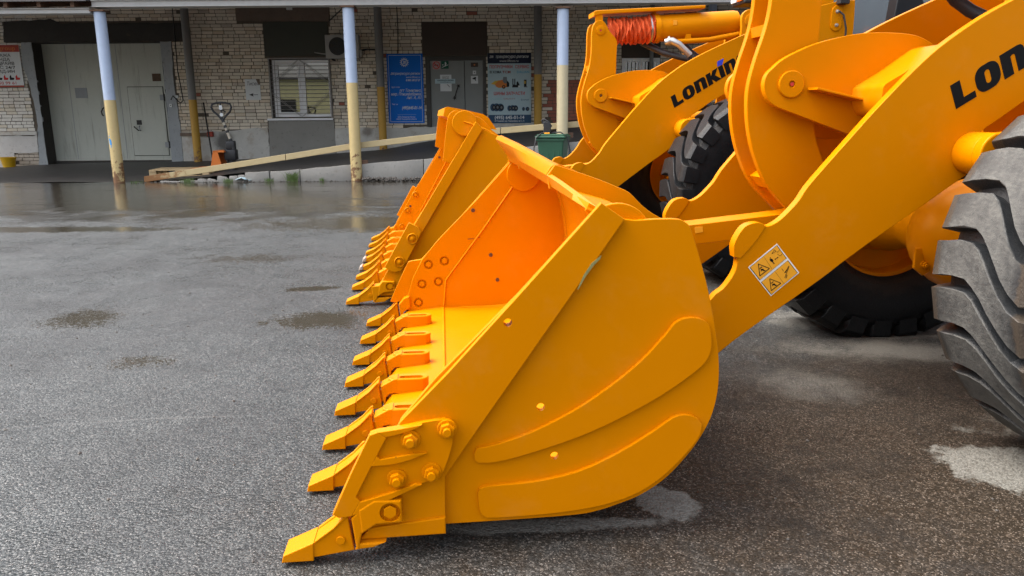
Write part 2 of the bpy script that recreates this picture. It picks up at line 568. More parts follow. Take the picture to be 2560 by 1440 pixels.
rv = [[bm.verts.new((x, y, ramp_z(x, y) + 0.01 * math.sin(x * 3.1 + y * 2.3) * min(1, abs(x + 7)))) for x in rx] for y in ry]
for j in range(8):
    for i in range(len(rx) - 1):
        bm.faces.new((rv[j][i], rv[j][i + 1], rv[j + 1][i + 1], rv[j + 1][i]))
link_mesh('ramp', bm, 'ramp', None, 60, 'structure')

# kerb stones that hold the front edge of the ramp
def concrete(name, col, var=0.3, bump=0.35):
    k = NT(name)
    p = k.pos()
    n1 = k.noise(p, 2.2, 6.0, 0.65)
    n2 = k.noise(p, 13.0, 5.0, 0.7)
    c = k.mix(n1, tuple(x * (1 - var) for x in col), tuple(min(1, x * (1 + var * .5)) for x in col))
    c = k.mix(k.math('MULTIPLY', k.step(n2, 0.56, 0.72), 0.6), c, tuple(x * 0.4 for x in col))
    c = k.mix(k.math('MULTIPLY', k.step(k.noise(p, 3.7, 6.0, 0.7), 0.60, 0.70), 0.35), c, (0.13, 0.085, 0.055))
    k.color(c)
    k.rough(0.85)
    k.bump(k.math('ADD', n2, k.noise(p, 70.0, 3.0, 0.6)), bump, 0.01)
    return k.m
M['kerb'] = concrete('kerb_concrete', (0.27, 0.26, 0.235), 0.4)
kerb_root = bpy.data.objects.new('kerb', None); COL.objects.link(kerb_root); kerb_root['kind'] = 'structure'
kerb_root.location = (-2, 15.4, 0)
WC.add('kerb')
random.seed(3)
kj = [-5.25, -4.76, -4.16, -3.02, -1.72, -0.4, 1.0, 2.4, 3.9, 5.5]
for a, b in zip(kj, kj[1:]):
    bm = bmesh.new()
    n = max(2, int((b - a) / 0.25))
    dy = random.uniform(-.02, .02)
    pts = []
    for i in range(n + 1):
        x = a + .008 + (b - a - .016) * i / n
        pts.append((x, interp(Z_KERB, x) + random.uniform(-.008, .012)))
    out = pts + [(b - .008, -.03), (a + .008, -.03)]
    add_prism(bm, out, 15.30 + dy, 15.44 + dy, 0.012)
    link_mesh('kerb_stone', bm, 'kerb', kerb_root, 40)
# broken low end of the kerb
bm = bmesh.new()
for i in range(9):
    x = -7.0 + i * .2 + random.uniform(-.05, .05)
    z = max(.03, interp(Z_KERB, x)) * random.uniform(.5, .9)
    add_prism(bm, [(x, -.02), (x + random.uniform(.16, .26), -.02), (x + random.uniform(.12, .22), z * random.uniform(.6, 1)), (x + .03, z)], 15.30 + random.uniform(-.04, .04), 15.46, 0.01)
link_mesh('kerb_rubble', bm, 'kerb', kerb_root, 40, 'stuff')

# ------------------------------------------------------------------ warehouse
YW = 20.28
BLD = wthing('warehouse', 'old brick warehouse with a grey steel gate, barred window and entrance under the canopy', 'building', (-3.0, YW, 0))
GATE = (-12.04, -8.80, 0.0, 3.13)
WIN = (-6.13, -4.56, 1.22, 2.70)
DOOR = (-2.15, -0.62, 0.3, 2.72)
WIN2 = (2.83, 3.80, 1.62, 2.64)
holes = [GATE, WIN, DOOR, WIN2]
def mortar():
    k = NT('mortar')
    p = k.pos()
    n = k.noise(p, 20.0, 5.0, 0.7)
    k.color(k.mix(n, (0.060, 0.048, 0.034), (0.15, 0.125, 0.095)))
    k.rough(0.95)
    k.bump(k.noise(p, 60.0, 4.0, 0.7), 0.6, 0.012)
    return k.m
M['mortar'] = mortar()
bm = bmesh.new()
xe = sorted({-26.0, 24.0} | {h[0] for h in holes} | {h[1] for h in holes})
for a, b in zip(xe, xe[1:]):
    hz = [h for h in holes if h[0] <= a + 1e-6 and h[1] >= b - 1e-6]
    z = -0.3
    for h in sorted(hz, key=lambda q: q[2]):
        if h[2] > z:
            add_box(bm, a, b, YW + .012, YW + .5, z, h[2])
        z = h[3]
    add_box(bm, a, b, YW + .012, YW + .5, z, 7.4)
bmesh.ops.remove_doubles(bm, verts=bm.verts[:], dist=1e-5)
wall = link_mesh('wall', bm, 'mortar', BLD, 0)
def brick_mat(name, col, var=0.2):
    k = NT(name)
    p = k.pos()
    n1 = k.noise(p, 1.1, 5.0, 0.6)
    n2 = k.noise(p, 28.0, 5.0, 0.7)
    c = k.mix(n2, tuple(x * (1 - var) for x in col), tuple(min(1, x * 1.18) for x in col))
    c = k.mix(k.math('MULTIPLY', k.step(n1, 0.50, 0.74), 0.25), c, tuple(x * 0.55 for x in col))
    c = k.mix(k.math('MULTIPLY', k.step(k.noise(p, 0.8, 6.0, 0.65), 0.56, 0.70), 0.28), c, (0.36, 0.235, 0.16))
    k.color(c)
    k.rough(0.9)
    k.bump(k.math('ADD', n2, k.noise(p, 110.0, 3.0, 0.6)), 0.5, 0.006)
    return k.m
BR = [brick_mat('silicate_brick_pale', (0.70, 0.62, 0.50)), brick_mat('silicate_brick_grey', (0.62, 0.555, 0.45)),
      brick_mat('silicate_brick_tan', (0.60, 0.50, 0.37)), brick_mat('silicate_brick_stained', (0.48, 0.41, 0.33)),
      brick_mat('red_brick', (0.36, 0.12, 0.08)), brick_mat('limewashed_brick', (0.66, 0.63, 0.57))]
PH, PL = 0.0838, 0.273
covered = holes + [(-12.70, -8.16, 3.13, 3.60), (-12.26, -12.04, 0, 3.13), (-8.80, -8.52, 0, 3.13), (-6.20, -4.55, 2.70, 3.58),
                   (-6.85, -4.51, 3.58, 3.91), (-6.25, -4.54, .1, 1.20), (-2.22, -0.58, 2.72, 3.56)]
def dado_z(x):
    return .89 + .01 * (x + 8.5) if x < -4 else .94 + .033 * (x + 4.0)
slots = []
random.seed(11)
for r in range(0, 56):
    z = r * PH + .02
    header = (r % 5 == 3)
    ln = PL / 2 if header else PL
    x = -14.6 + (r % 2) * PL * .5 + random.uniform(-.03, .03)
    while x < 8.2:
        l = ln + random.uniform(-.008, .008)
        if not header and random.random() < .07:
            l = ln / 2
        slots.append((x, x + l, z))
        x += l
vis = []
for a, b, z in slots:
    x0, x1 = a, b
    ok = True
    zc = z + PH / 2
    for h in covered:
        if h[2] - .02 < zc < h[3] + .02:
            if x0 >= h[0] - .03 and x1 <= h[1] + .03:
                ok = False; break
            if x0 < h[1] and x1 > h[0]:
                if x0 < h[0]:
                    x1 = h[0]
                else:
                    x0 = h[1]
    if not ok or x1 - x0 < .05:
        continue
    xc = (x0 + x1) / 2
    if -8.52 < xc < 1.0 and zc < dado_z(xc):
        continue
    if xc < -12.2 and zc < .84 and not (-12.9 < xc < -12.1 and zc < .42):
        continue
    if zc < ramp_z(xc, 20.3) - .08:
        continue
    vis.append((x0, x1, z))
def brick_kind(xc, zc):
    if .95 < xc < 2.6 and zc < 2.15:
        return 4
    if xc < -12.0:
        return 5 if (zc > .5 and random.random() < .75) else (3 if zc < .45 else 1)
    g = random.random()
    lowf = max(0, min(1, (3.6 - zc) / 2.0))
    if random.random() < .012:
        return 4 if random.random() < .5 else 3
    if g < .25 + .25 * lowf:
        return 0
    return 1 if g < .80 else (2 if g < .95 else 3)
def brick_geo(bm, cx, cy, cz, l, h, d, mi=0, rot=0.0):
    """a brick with knocked-off front corners: 8 front points, 4 back"""
    j = lambda s: random.uniform(-s, s)
    c = random.uniform(.004, .010)
    fr = [(-l/2 + c + j(.003), -h/2 + j(.002)), (l/2 - c + j(.003), -h/2 + j(.002)), (l/2 + j(.002), -h/2 + c), (l/2 + j(.002), h/2 - c),
          (l/2 - c + j(.004), h/2 + j(.002)), (-l/2 + c, h/2 + j(.002)), (-l/2 + j(.002), h/2 - c), (-l/2 + j(.002), -h/2 + c)]
    ca, sa = math.cos(rot), math.sin(rot)
    fv = [bm.verts.new((cx + (x * .985) * ca - (z * .96) * sa, cy - d + j(.0015), cz + (x * .985) * sa + (z * .96) * ca)) for x, z in fr]
    bv = [bm.verts.new((cx + x * ca - z * sa, cy + .02, cz + x * sa + z * ca)) for x, z in fr]
    fs = [bm.faces.new(fv)]
    for i in range(8):
        fs.append(bm.faces.new((fv[i], bv[i], bv[(i + 1) % 8], fv[(i + 1) % 8])))
    for f in fs:
        f.material_index = mi
occ = [(-3.13, -2.21, 1.07, 2.79), (-.6, .53, 1.04, 2.79), (-4.6, -3.75, 2.66, 3.23), (-3.6, -3.05, 0, 4.2), (-8.25, -7.85, 0, 4.2)]
def hidden(xc, zc):
    return any(o[0] < xc < o[1] and o[2] < zc < o[3] for o in occ)
full = [s for s in vis if abs((s[1] - s[0]) - PL) < .03 and -8.5 < s[0] < -2.3 and s[2] > .95 and not hidden((s[0] + s[1]) / 2, s[2])]
full.sort(key=lambda s: math.hypot((s[0] + s[1]) / 2, s[2] - 1.2))
single = set(full[:300])
proto = {}
JT = .011
bm = bmesh.new()
for s in vis:
    x0, x1, z = s
    xc, zc = (x0 + x1) / 2, z + PH / 2
    kd = brick_kind(xc, zc)
    rot = random.uniform(-.012, .012)
    dy = random.uniform(-.002, .008)
    if s in single:
        key = (kd, random.randrange(3))
        if key not in proto:
            b2 = bmesh.new()
            brick_geo(b2, 0, 0, 0, PL - JT, PH - JT, .0)
            o = link_mesh('brick', b2, BR[kd], BLD, 0)
            proto[key] = o
        else:
            o = proto[key].copy()
            COL.objects.link(o)
        o.location = (xc, YW - dy + .004, zc + random.uniform(-.003, .003))
        o.rotation_euler = (0, rot, 0)
    else:
        if random.random() < .012:
            continue
        brick_geo(bm, xc, YW + .004, zc + random.uniform(-.003, .003), (x1 - x0) - JT, PH - JT, dy, kd, rot)
o = link_mesh('brickwork', bm, BR, BLD, 0, 'stuff')

# rendered patches, lintels, reveals
def dado_mat():
    k = NT('dado_render')
    p = k.pos()
    n1 = k.noise(p, 2.2, 6.0, 0.68)
    n2 = k.noise(p, 13.0, 5.0, 0.7)
    c = k.mix(n1, (0.36, 0.35, 0.32), (0.66, 0.64, 0.59))
    c = k.mix(k.math('MULTIPLY', k.step(n2, 0.58, 0.70), 0.5), c, (0.20, 0.19, 0.17))
    c = k.mix(k.math('MULTIPLY', k.step(k.noise(p, 1.7, 6.0, 0.7), 0.52, 0.62), 0.5), c, (0.34, 0.26, 0.19))
    def blot(x, z, r, amt):
        d = k.n('ShaderNodeVectorMath', operation='DISTANCE')
        k.l(p, d.inputs[0]); d.inputs[1].default_value = (x, YW - .02, z)
        q = k.math('ADD', k.math('DIVIDE', d.outputs['Value'], r), k.math('MULTIPLY', k.math('SUBTRACT', n1, 0.5), 1.1))
        return k.math('MULTIPLY', k.step(q, 1.15, 0.35), amt)
    c = k.mix(blot(-7.42, .62, .33, .85), c, (0.07, 0.065, 0.06))
    c = k.mix(blot(-3.7, .86, .16, .6), c, (0.10, 0.09, 0.085))
    k.color(c); k.rough(0.88)
    k.bump(k.math('ADD', n2, k.noise(p, 70.0, 3.0, 0.6)), 0.4, 0.01)
    return k.m
M['dado'] = dado_mat()
M['grey_render'] = concrete('grey_render', (0.27, 0.26, 0.235), 0.22, 0.25)
M['blue_render'] = concrete('reveal_paint', (0.33, 0.35, 0.36), 0.3, 0.3)
M['dark_render'] = concrete('black_render', (0.045, 0.040, 0.034), 0.4, 0.4)  # near-black tone for gate lintel, reveals and sill
M['lintel'] = concrete('lintel_concrete', (0.17, 0.125, 0.095), 0.4, 0.5)
M['limewash'] = concrete('limewash', (0.58, 0.56, 0.53), 0.3, 0.4)
M['dark_sheet'] = simple('dark_sheet_metal', (0.040, 0.042, 0.028), 0.6, 0.0, 0.3, 3, coord='pos')
M['brown_sheet'] = simple('brown_sheet_metal', (0.045, 0.026, 0.016), 0.6, 0.0, 0.3, 3, coord='pos')
def rough_panel(name, pts, y0, y1, mat, jit=.012, step=.12):
    """rendered patch with an uneven outline"""
    out = []
    n = len(pts)
    for i in range(n):
        a, b = pts[i], pts[(i + 1) % n]
        L = math.hypot(b[0] - a[0], b[1] - a[1])
        m = max(1, int(L / step))
        for q in range(m):
            t = q / m
            out.append((a[0] + (b[0] - a[0]) * t + random.uniform(-jit, jit), a[1] + (b[1] - a[1]) * t + random.uniform(-jit, jit)))
    bm = bmesh.new()
    add_prism(bm, out, y0, y1, 0)
    return link_mesh(name, bm, mat, BLD, 0)
def box_w(name, b, mat, parent, bevel=0.0, label=None):
    return box_part(name, b, mat, parent, bevel, label)
rough_panel('plaster_panel', [(-8.50, .0), (-6.26, .0), (-6.26, 1.0), (-6.9, .95), (-7.6, .90), (-8.06, .93), (-8.50, .86)], YW - .025, YW + .03, 'dado', .02)
rough_panel('plaster_panel', [(-4.53, .0), (1.0, .0), (1.0, 1.10), (-2.2, .965), (-4.53, .95)], YW - .024, YW + .03, 'dado', .02)
rough_panel('plaster_panel', [(-6.25, .1), (-4.54, .1), (-4.54, 1.165), (-6.22, 1.18)], YW - .03, YW + .03, 'grey_render', .004)
rough_panel('plaster_panel', [(-14.6, .40), (-12.22, .40), (-12.22, .83), (-14.6, .83)], YW - .02, YW + .03, 'limewash', .02)
rough_panel('plaster_panel', [(-14.6, -.05), (-12.92, -.05), (-12.86, .40), (-14.6, .40)], YW - .021, YW + .03, 'limewash', .02)
box_w('ledge', (-14.6, -12.20, YW - .05, YW + .03, .84, .94), 'dado', BLD, .012)
rough_panel('plaster_panel', [(-12.28, 0), (-12.04, 0), (-12.04, 3.13), (-12.30, 3.13), (-12.34, 2.6), (-12.22, 2.0), (-12.16, 1.2)], YW - .02, YW + .03, 'blue_render', .015)
rough_panel('plaster_panel', [(-8.80, 0), (-8.52, 0), (-8.50, 1.0), (-8.56, 2.2), (-8.52, 3.13), (-8.80, 3.13)], YW - .02, YW + .03, 'blue_render', .012)
rough_panel('lintel', [(-12.74, 3.14), (-8.16, 3.13), (-8.17, 3.56), (-11.2, 3.58), (-11.5, 3.68), (-12.66, 3.62)], YW - .03, YW + .03, 'dark_render', .015)
rough_panel('lintel', [(-6.85, 3.60), (-4.52, 3.58), (-4.51, 3.90), (-6.83, 3.91)], YW - .035, YW + .03, 'lintel', .012)
box_w('reveal', (-12.04, -12.03, YW - .018, YW + .40, 0, 3.13), 'dark_render', BLD)
box_w('reveal', (-8.81, -8.80, YW - .018, YW + .40, 0, 3.13), 'blue_render', BLD)
box_w('reveal', (-12.03, -8.81, YW - .018, YW + .40, 3.12, 3.13), 'dark_render', BLD)

# gate
def gate_mat():
    k = NT('gate_paint')
    p = k.pos()
    n = k.noise(p, 1.2, 6.0, 0.65)
    c = k.mix(n, (0.39, 0.40, 0.345), (0.50, 0.515, 0.455))
    st = k.noise(k.scaled(p, (6.0, 1.0, 0.5)), 1.6, 5.0, 0.65)
    c = k.mix(k.math('MULTIPLY', k.step(st, 0.52, 0.72), 0.55), c, (0.19, 0.18, 0.145))
    c = k.mix(k.math('MULTIPLY', k.step(k.noise(p, 16.0, 5.0, 0.7), 0.62, 0.70), 0.6), c, (0.36, 0.36, 0.33))
    k.color(c); k.rough(0.6)
    k.bump(k.noise(p, 2.0, 3.0, 0.5), 0.25, 0.03)
    return k.m
M['gate'] = gate_mat()
M['gate_patch'] = simple('gate_patch_paint', (0.26, 0.275, 0.285), 0.6, 0, 0.2, 6, coord='pos')
M['iron'] = simple('dark_iron', (0.025, 0.022, 0.02), 0.6, 0.3, 0.3, 20)
M['seam'] = simple('seam_shadow_gap', (0.03, 0.028, 0.024), 0.9)  # near-black colour carries the shade of gaps and the unlit room
M['rust_label'] = simple('rusty_plate', (0.10, 0.06, 0.035), 0.8, 0, 0.5, 30, coord='pos')
GY = YW + .38
gate = box_w('gate', (-12.03, -8.81, GY, GY + .06, .17, 3.12), 'gate', BLD)
box_w('gate_sill', (-12.03, -8.81, GY - .10, GY + .06, -.05, .165), 'dark_render', BLD, .01)
for xx in (-11.45, -10.15):
    box_w('seam', (xx, xx + .012, GY - .004, GY + .01, .2, 3.1), 'gate_patch', gate)
box_w('door_gap', (-9.955, -9.015, GY - .003, GY + .02, .275, 2.05), 'seam', gate)  # dark sheet painted as the shade line round the wicket
box_w('wicket_door', (-9.94, -9.03, GY - .022, GY + .02, .29, 2.035), 'gate', gate, .004)
box_w('weld_bar', (-9.90, -9.07, GY - .027, GY - .02, .62, .635), 'gate', gate)
box_w('weld_bar', (-9.90, -9.07, GY - .027, GY - .02, 1.72, 1.735), 'gate', gate)
box_w('repair_patch', (-11.31, -11.0, GY - .008, GY + .01, 1.77, 2.03), 'gate_patch', gate)
box_w('label_plate', (-9.27, -9.05, GY - .010, GY + .01, 2.18, 2.37), 'rust_label', gate, .002)
box_w('lock_plate', (-9.79, -9.66, GY - .032, GY - .02, 1.08, 1.2), 'iron', gate, .003)
for x0, z0 in ((-9.115, 1.70), (-9.10, .49)):
    box_w('hinge', (x0, x0 + .11, GY - .04, GY - .02, z0, z0 + .14), 'gate_patch', gate, .004)
    box_w('hinge_pin', (x0 + .10, x0 + .125, GY - .05, GY - .02, z0 - .02, z0 + .16), 'iron', gate, .004)
def handle(path, r, mat, parent):
    bm = bmesh.new(); add_tube(bm, path, r, 8)
    return link_mesh('handle', bm, mat, parent, 60)
handle([(-10.62, GY, 1.52), (-10.62, GY - .06, 1.50), (-10.66, GY - .07, 1.42), (-10.65, GY - .06, 1.34), (-10.65, GY, 1.32)], .015, 'iron', gate)
handle([(-9.86, GY, 1.03), (-9.86, GY - .06, 1.03), (-9.76, GY - .06, .94), (-9.76, GY - .02, .93)], .012, 'iron', gate)
handle([(-9.72, GY - .02, 1.05), (-9.72, GY - .07, 1.05), (-9.71, GY - .07, .93), (-9.71, GY - .02, .93)], .013, 'gate_patch', gate)

# window with a bar grille
def glass(name, tint=(0.012, 0.014, 0.014), ior=2.7):
    k = NT(name)
    k.color(tint); k.rough(0.015)
    k.b.inputs['IOR'].default_value = ior
    return k.m
M['glass'] = glass('window_glass')
M['pvc'] = simple('white_pvc', (0.80, 0.80, 0.81), 0.45, 0, 0.12, 4, coord='pos')
M['grille'] = simple('grille_paint', (0.27, 0.25, 0.23), 0.6, 0, 0.3, 12, coord='pos')
wf = bmesh.new()
wx0, wx1, wz0, wz1 = -6.06, -4.58, 1.25, 2.66
xm0, xm1 = -5.36, -5.24
for b in ((wx0, wx0 + .10, wz0, wz1), (wx1 - .06, wx1, wz0, wz1), (wx0 + .1, wx1 - .06, wz1 - .07, wz1), (wx0 + .1, wx1 - .06, wz0, wz0 + .07),
          (xm0, xm1, wz0 + .07, wz1 - .07)):
    add_box(wf, b[0], b[1], YW + .05, YW + .12, b[2], b[3], .006)
window = link_mesh('window', wf, 'pvc', BLD, 30)
bm = bmesh.new()
for b in ((wx0 + .103, wx0 + .15, wz0 + .075, wz1 - .075), (xm0 - .05, xm0 - .003, wz0 + .075, wz1 - .075), (wx0 + .15, xm0 - .05, wz1 - .12, wz1 - .075), (wx0 + .15, xm0 - .05, wz0 + .075, wz0 + .12)):
    add_box(bm, b[0], b[1], YW + .035, YW + .09, b[2], b[3], .006)
link_mesh('sash', bm, 'pvc', window, 30)
box_w('pane', (wx0 + .15, xm0 - .05, YW + .075, YW + .085, wz0 + .12, wz1 - .12), 'glass', window)
box_w('pane', (xm1, wx1 - .06, YW + .095, YW + .105, wz0 + .07, wz1 - .07), 'glass', window)
box_w('window_back', (wx0 - .06, wx1 + .02, YW + .2, YW + .22, wz0 - .02, wz1 + .03), 'seam', window)  # dark sheet in place of the unlit room
bm = bmesh.new()
add_box(bm, -6.23, -4.55, YW - .10, YW + .05, 1.19, 1.215, .004)
add_box(bm, -6.23, -4.55, YW - .102, YW - .095, 1.165, 1.19)
link_mesh('sill', bm, 'pvc', window, 30)
GYW = YW - .03
bm = bmesh.new()
for b in ((-6.13, -6.095, 1.23, 2.71), (-4.60, -4.57, 1.23, 2.71), (-6.095, -4.60, 2.675, 2.71)):
    add_box(bm, b[0], b[1], GYW - .015, GYW + .02, b[2], b[3], .003)
grille = link_mesh('grille', bm, 'grille', window, 30, label='welded bar grille in front of the panes')
for i in range(13):
    z = 1.34 + i * .098
    bm = bmesh.new(); add_tube(bm, [(-6.10, GYW, z), (-4.585, GYW, z)], .0055, 6); link_mesh('bar', bm, 'grille', window, 60)
for x in (-6.03, -5.97):
    bm = bmesh.new(); add_tube(bm, [(x, GYW + .008, 1.24), (x, GYW + .008, 2.69)], .0055, 6); link_mesh('bar', bm, 'grille', window, 60)
zc, xc = 1.96, -5.345
for dx in (0, .05):
    for sx in (-1, 1):
        for sz in (-1, 1):
            bm = bmesh.new()
            add_tube(bm, [(xc + sx * dx * .8, GYW - .01, zc + sz * (.70 - dx * .2)), (xc + sx * .72, GYW - .01, zc + sz * (.10 + dx))], .005, 6)
            link_mesh('diagonal_bar', bm, 'grille', window, 60)
box_w('blanking_panel', (-6.19, -4.58, YW - .008, YW + .05, 2.75, 3.57), 'dark_sheet', BLD, .004)
box_w('gap_above_window', (-6.13, -4.56, YW + .02, YW + .06, 2.70, 2.75), 'seam', BLD)

# second window, far right behind the machines
bm = bmesh.new()
for b in ((2.83, 2.92, 1.62, 2.64), (3.71, 3.80, 1.62, 2.64), (2.92, 3.71, 2.55, 2.64), (2.92, 3.71, 1.62, 1.70), (3.25, 3.37, 1.70, 2.55)):
    add_box(bm, b[0], b[1], YW + .02, YW + .09, b[2], b[3], .006)
window2 = link_mesh('window', bm, 'pvc', BLD, 30, label='smaller barred window behind the second loader')
for b in ((2.92, 3.25), (3.37, 3.71)):
    box_w('pane', (b[0], b[1], YW + .05, YW + .06, 1.70, 2.55), 'glass', window2)
    for q in range(3):
        x = b[0] + (q + .6) * .1
        box_w('bar', (x, x + .02, YW - .02, YW - .005, 1.62, 2.55), 'pvc', window2)
box_w('blanking_panel', (2.81, 3.80, YW - .006, YW + .05, 2.65, 3.45), 'brown_sheet', BLD, .004)

# entrance
M['door_paint'] = simple('door_grey_paint', (0.20, 0.21, 0.20), 0.55, 0, 0.25, 2.0, 0.15, 30, coord='pos')
M['door_frame'] = simple('door_frame_dark', (0.04, 0.036, 0.03), 0.6, 0, 0.3, 5, coord='pos')
box_w('blanking_panel', (-2.21, -.59, YW - .012, YW + .05, 2.74, 3.55), 'brown_sheet', BLD, .004)
bm = bmesh.new()
for b in ((-2.15, -2.04, .3, 2.72), (-.70, -.62, .3, 2.72), (-2.04, -.70, 2.62, 2.72)):
    add_box(bm, b[0], b[1], YW - .01, YW + .16, b[2], b[3], .004)
door = link_mesh('entrance_door', bm, 'door_frame', BLD, 30)
box_w('door_leaf', (-2.035, -1.175, YW + .03, YW + .08, .3, 2.615), 'door_paint', door, .004)
box_w('door_leaf', (-1.16, -.705, YW + .04, YW + .09, .3, 2.615), 'door_paint', door, .004)
box_w('door_gap', (-2.035, -.705, YW + .1, YW + .12, .3, 2.615), 'seam', door)
hp = bmesh.new()
add_tube(hp, [(-1.33, YW - .02, 1.98), (-1.36, YW - .05, 1.90), (-1.40, YW - .05, 1.78), (-1.43, YW - .02, 1.70)], .014, 8)
for cx, cz in ((-1.33, 1.99), (-1.43, 1.69)):
    add_prism(hp, [(cx + (.06 if q % 2 else .025) * math.cos(q * PI / 5), cz + (.06 if q % 2 else .025) * math.sin(q * PI / 5)) for q in range(10)], YW + .015, YW + .03, 0)
link_mesh('handle', hp, 'iron', door, 40)

# ------------------------------------------------------------------ canopy on posts
def post_mat(name, zsplit, top, low):
    k = NT(name)
    p = k.pos()
    sx = k.n('ShaderNodeSeparateXYZ'); k.l(p, sx.inputs[0])
    z = sx.outputs[2]
    n = k.noise(p, 9.0, 6.0, 0.7)
    hi = k.step(z, zsplit - .006, zsplit + .006)
    lowc = k.mix(n, tuple(x * .82 for x in low), tuple(min(1, x * 1.1) for x in low))
    topc = k.mix(n, tuple(x * .85 for x in top), tuple(min(1, x * 1.1) for x in top))
    c = k.mix(hi, lowc, topc)
    rusty = k.step(k.math('SUBTRACT', n, k.math('MULTIPLY', z, 0.36)), 0.36, 0.48)
    c = k.mix(rusty, c, (0.16, 0.075, 0.03))
    ch = k.math('MULTIPLY', k.step(k.noise(p, 17.0, 5.0, 0.75), 0.68, 0.71), k.step(z, zsplit + .1, zsplit - .4))
    c = k.mix(ch, c, (0.07, 0.05, 0.04))
    k.color(c); k.rough(0.5)
    k.bump(n, 0.2, 0.01)
    return k.m
M['beam_paint'] = simple('canopy_beam_paint', (0.44, 0.43, 0.41), 0.55, 0, 0.25, 6, coord='pos')
M['rust'] = simple('rusty_steel', (0.14, 0.075, 0.045), 0.8, 0, 0.5, 14, coord='pos')
M['roof'] = simple('canopy_sheeting', (0.10, 0.095, 0.09), 0.7, 0, 0.3, 3, coord='pos')
CAN = wthing('canopy', 'lean-to canopy on round two-tone posts along the brick warehouse', 'canopy', (-3, 15.3, 0))
def post(x, y, z0, z1, r, mat, label=None):
    bm = bmesh.new()
    zs = [z0 - .03 + (z1 - z0 + .03) * q / 8 for q in range(9)]
    add_tube(bm, [(x, y, z) for z in zs], r, 24)
    o = link_mesh('post', bm, mat, CAN, 50, label=label)
    bm = bmesh.new(); add_box(bm, x - r * 1.25, x + r * 1.25, y - r * 1.25, y + r * 1.25, z1, z1 + .03, .004)
    link_mesh('cap_plate', bm, 'rust', o, 30)
    return o
blue, cream, grey, ochre = (0.40, 0.48, 0.62), (0.55, 0.42, 0.19), (0.17, 0.165, 0.155), (0.46, 0.25, 0.02)
M['post1'] = post_mat('post_paint_a', 1.58, blue, cream)
M['post2'] = post_mat('post_paint_b', 1.867, blue, cream)
M['post3'] = post_mat('post_paint_c', 2.161, blue, (0.55, 0.47, 0.29))
M['ipost1'] = post_mat('post_paint_d', 1.69, grey, ochre)
M['ipost2'] = post_mat('post_paint_e', 1.97, grey, ochre)
M['ipost3'] = post_mat('post_paint_f', 2.24, grey, ochre)
p1 = post(-7.72, 15.28, 0, 3.19, .105, 'post1', 'blue over cream post with a blue paint splash')
p2 = post(-3.04, 15.28, 0, 3.23, .108, 'post2', 'blue over cream post standing in front of the kerb')
p3 = post(1.00, 15.28, 0, 3.18, .11, 'post3', 'blue over pale cream post behind the green bin')
post(5.45, 15.28, 0, 3.2, .11, 'post3')
M['splash'] = simple('blue_splash', (0.04, 0.28, 0.62), 0.5, 0, 0.2)
bm = bmesh.new()
for cx, cz, rr in ((-.04, .80, .038), (-.03, .76, .03), (-.05, .84, .018), (-.045, .90, .012), (-.03, .70, .014)):
    pts = circle(0, 0, 1, 14)
    f = []
    for a, b in pts:
        xx = cx + a * rr * .8; zz = cz + b * rr * 1.3
        yy = -math.sqrt(max(1e-4, .1065 ** 2 - xx * xx))
        f.append(bm.verts.new((-7.72 + xx, 15.28 + yy, zz)))
    bm.faces.new(f)
link_mesh('paint_splash', bm, 'splash', p1, 0)
for x, m, zs in ((-8.02, 'ipost1', 3.95), (-3.26, 'ipost2', 3.95), (.69, 'ipost3', 3.95), (5.0, 'post1', 3.95)):
    post(x, 20.0, interp(Z_WALL, x), zs, .098, m)
for a, b, z0, z1 in ((-7.80, 8.0, 3.262, 3.385), (-16.0, -7.84, 3.155, 3.25)):
    bm = bmesh.new()
    add_box(bm, a, b, 15.18, 15.38, z0 + .014, z1 - .014)
    add_box(bm, a, b, 15.14, 15.42, z0, z0 + .014, .003)
    add_box(bm, a, b, 15.14, 15.42, z1 - .014, z1, .003)
    link_mesh('beam', bm, 'beam_paint', CAN, 30)
random.seed(5)
xr = -15.6
while xr < 7.6:
    zb = 3.39 if xr > -7.8 else 3.26
    bm = bmesh.new()
    pr_ = [(15.1, zb), (20.24, 4.02), (20.24, 4.14), (15.1, zb + .12)]
    add_prism(bm, pr_, xr, xr + .07, 0, 'x')
    link_mesh('rafter', bm, 'rust', CAN, 0)
    xr += .62
for a, b, z in ((-16, -7.81, 3.39), (-7.81, 8.0, 3.52)):
    bm = bmesh.new()
    add_prism(bm, [(15.0, z - .04), (20.25, 4.145), (20.25, 4.18), (15.0, z - .005)], a, b, 0, 'x')
    link_mesh('roof_sheet', bm, 'roof', CAN, 0)

# sloping guard rail in front of the ramp
def rail_mat():
    k = NT('rail_cream_paint')
    p = k.pos()
    sx = k.n('ShaderNodeSeparateXYZ'); k.l(p, sx.inputs[0])
    n = k.noise(p, 8.0, 6.0, 0.7)
    c = k.mix(n, (0.40, 0.305, 0.145), (0.52, 0.42, 0.235))
    r = k.step(k.math('ADD', sx.outputs[0], k.math('MULTIPLY', k.math('SUBTRACT', n, .5), 2.2)), -6.5, -6.9)
    c = k.mix(r, c, (0.24, 0.11, 0.035))
    c = k.mix(k.step(k.noise(p, 14.0, 5.0, 0.75), 0.66, 0.7), c, (0.2, 0.12, 0.06))
    k.color(c); k.rough(0.6); k.bump(n, 0.25, 0.01)
    return k.m
M['rail'] = rail_mat()
RAIL = wthing('guard_rail', 'long cream painted guard rail rising along the ramp behind the posts', 'guard rail', (-3, 15.4, 0))
rp = [(-7.30, .050), (-5.75, .275), (-4.45, .465), (-3.06, .675), (-1.44, .845), (-.2, .945), (1.33, 1.06), (3.2, 1.18), (5.3, 1.32)]
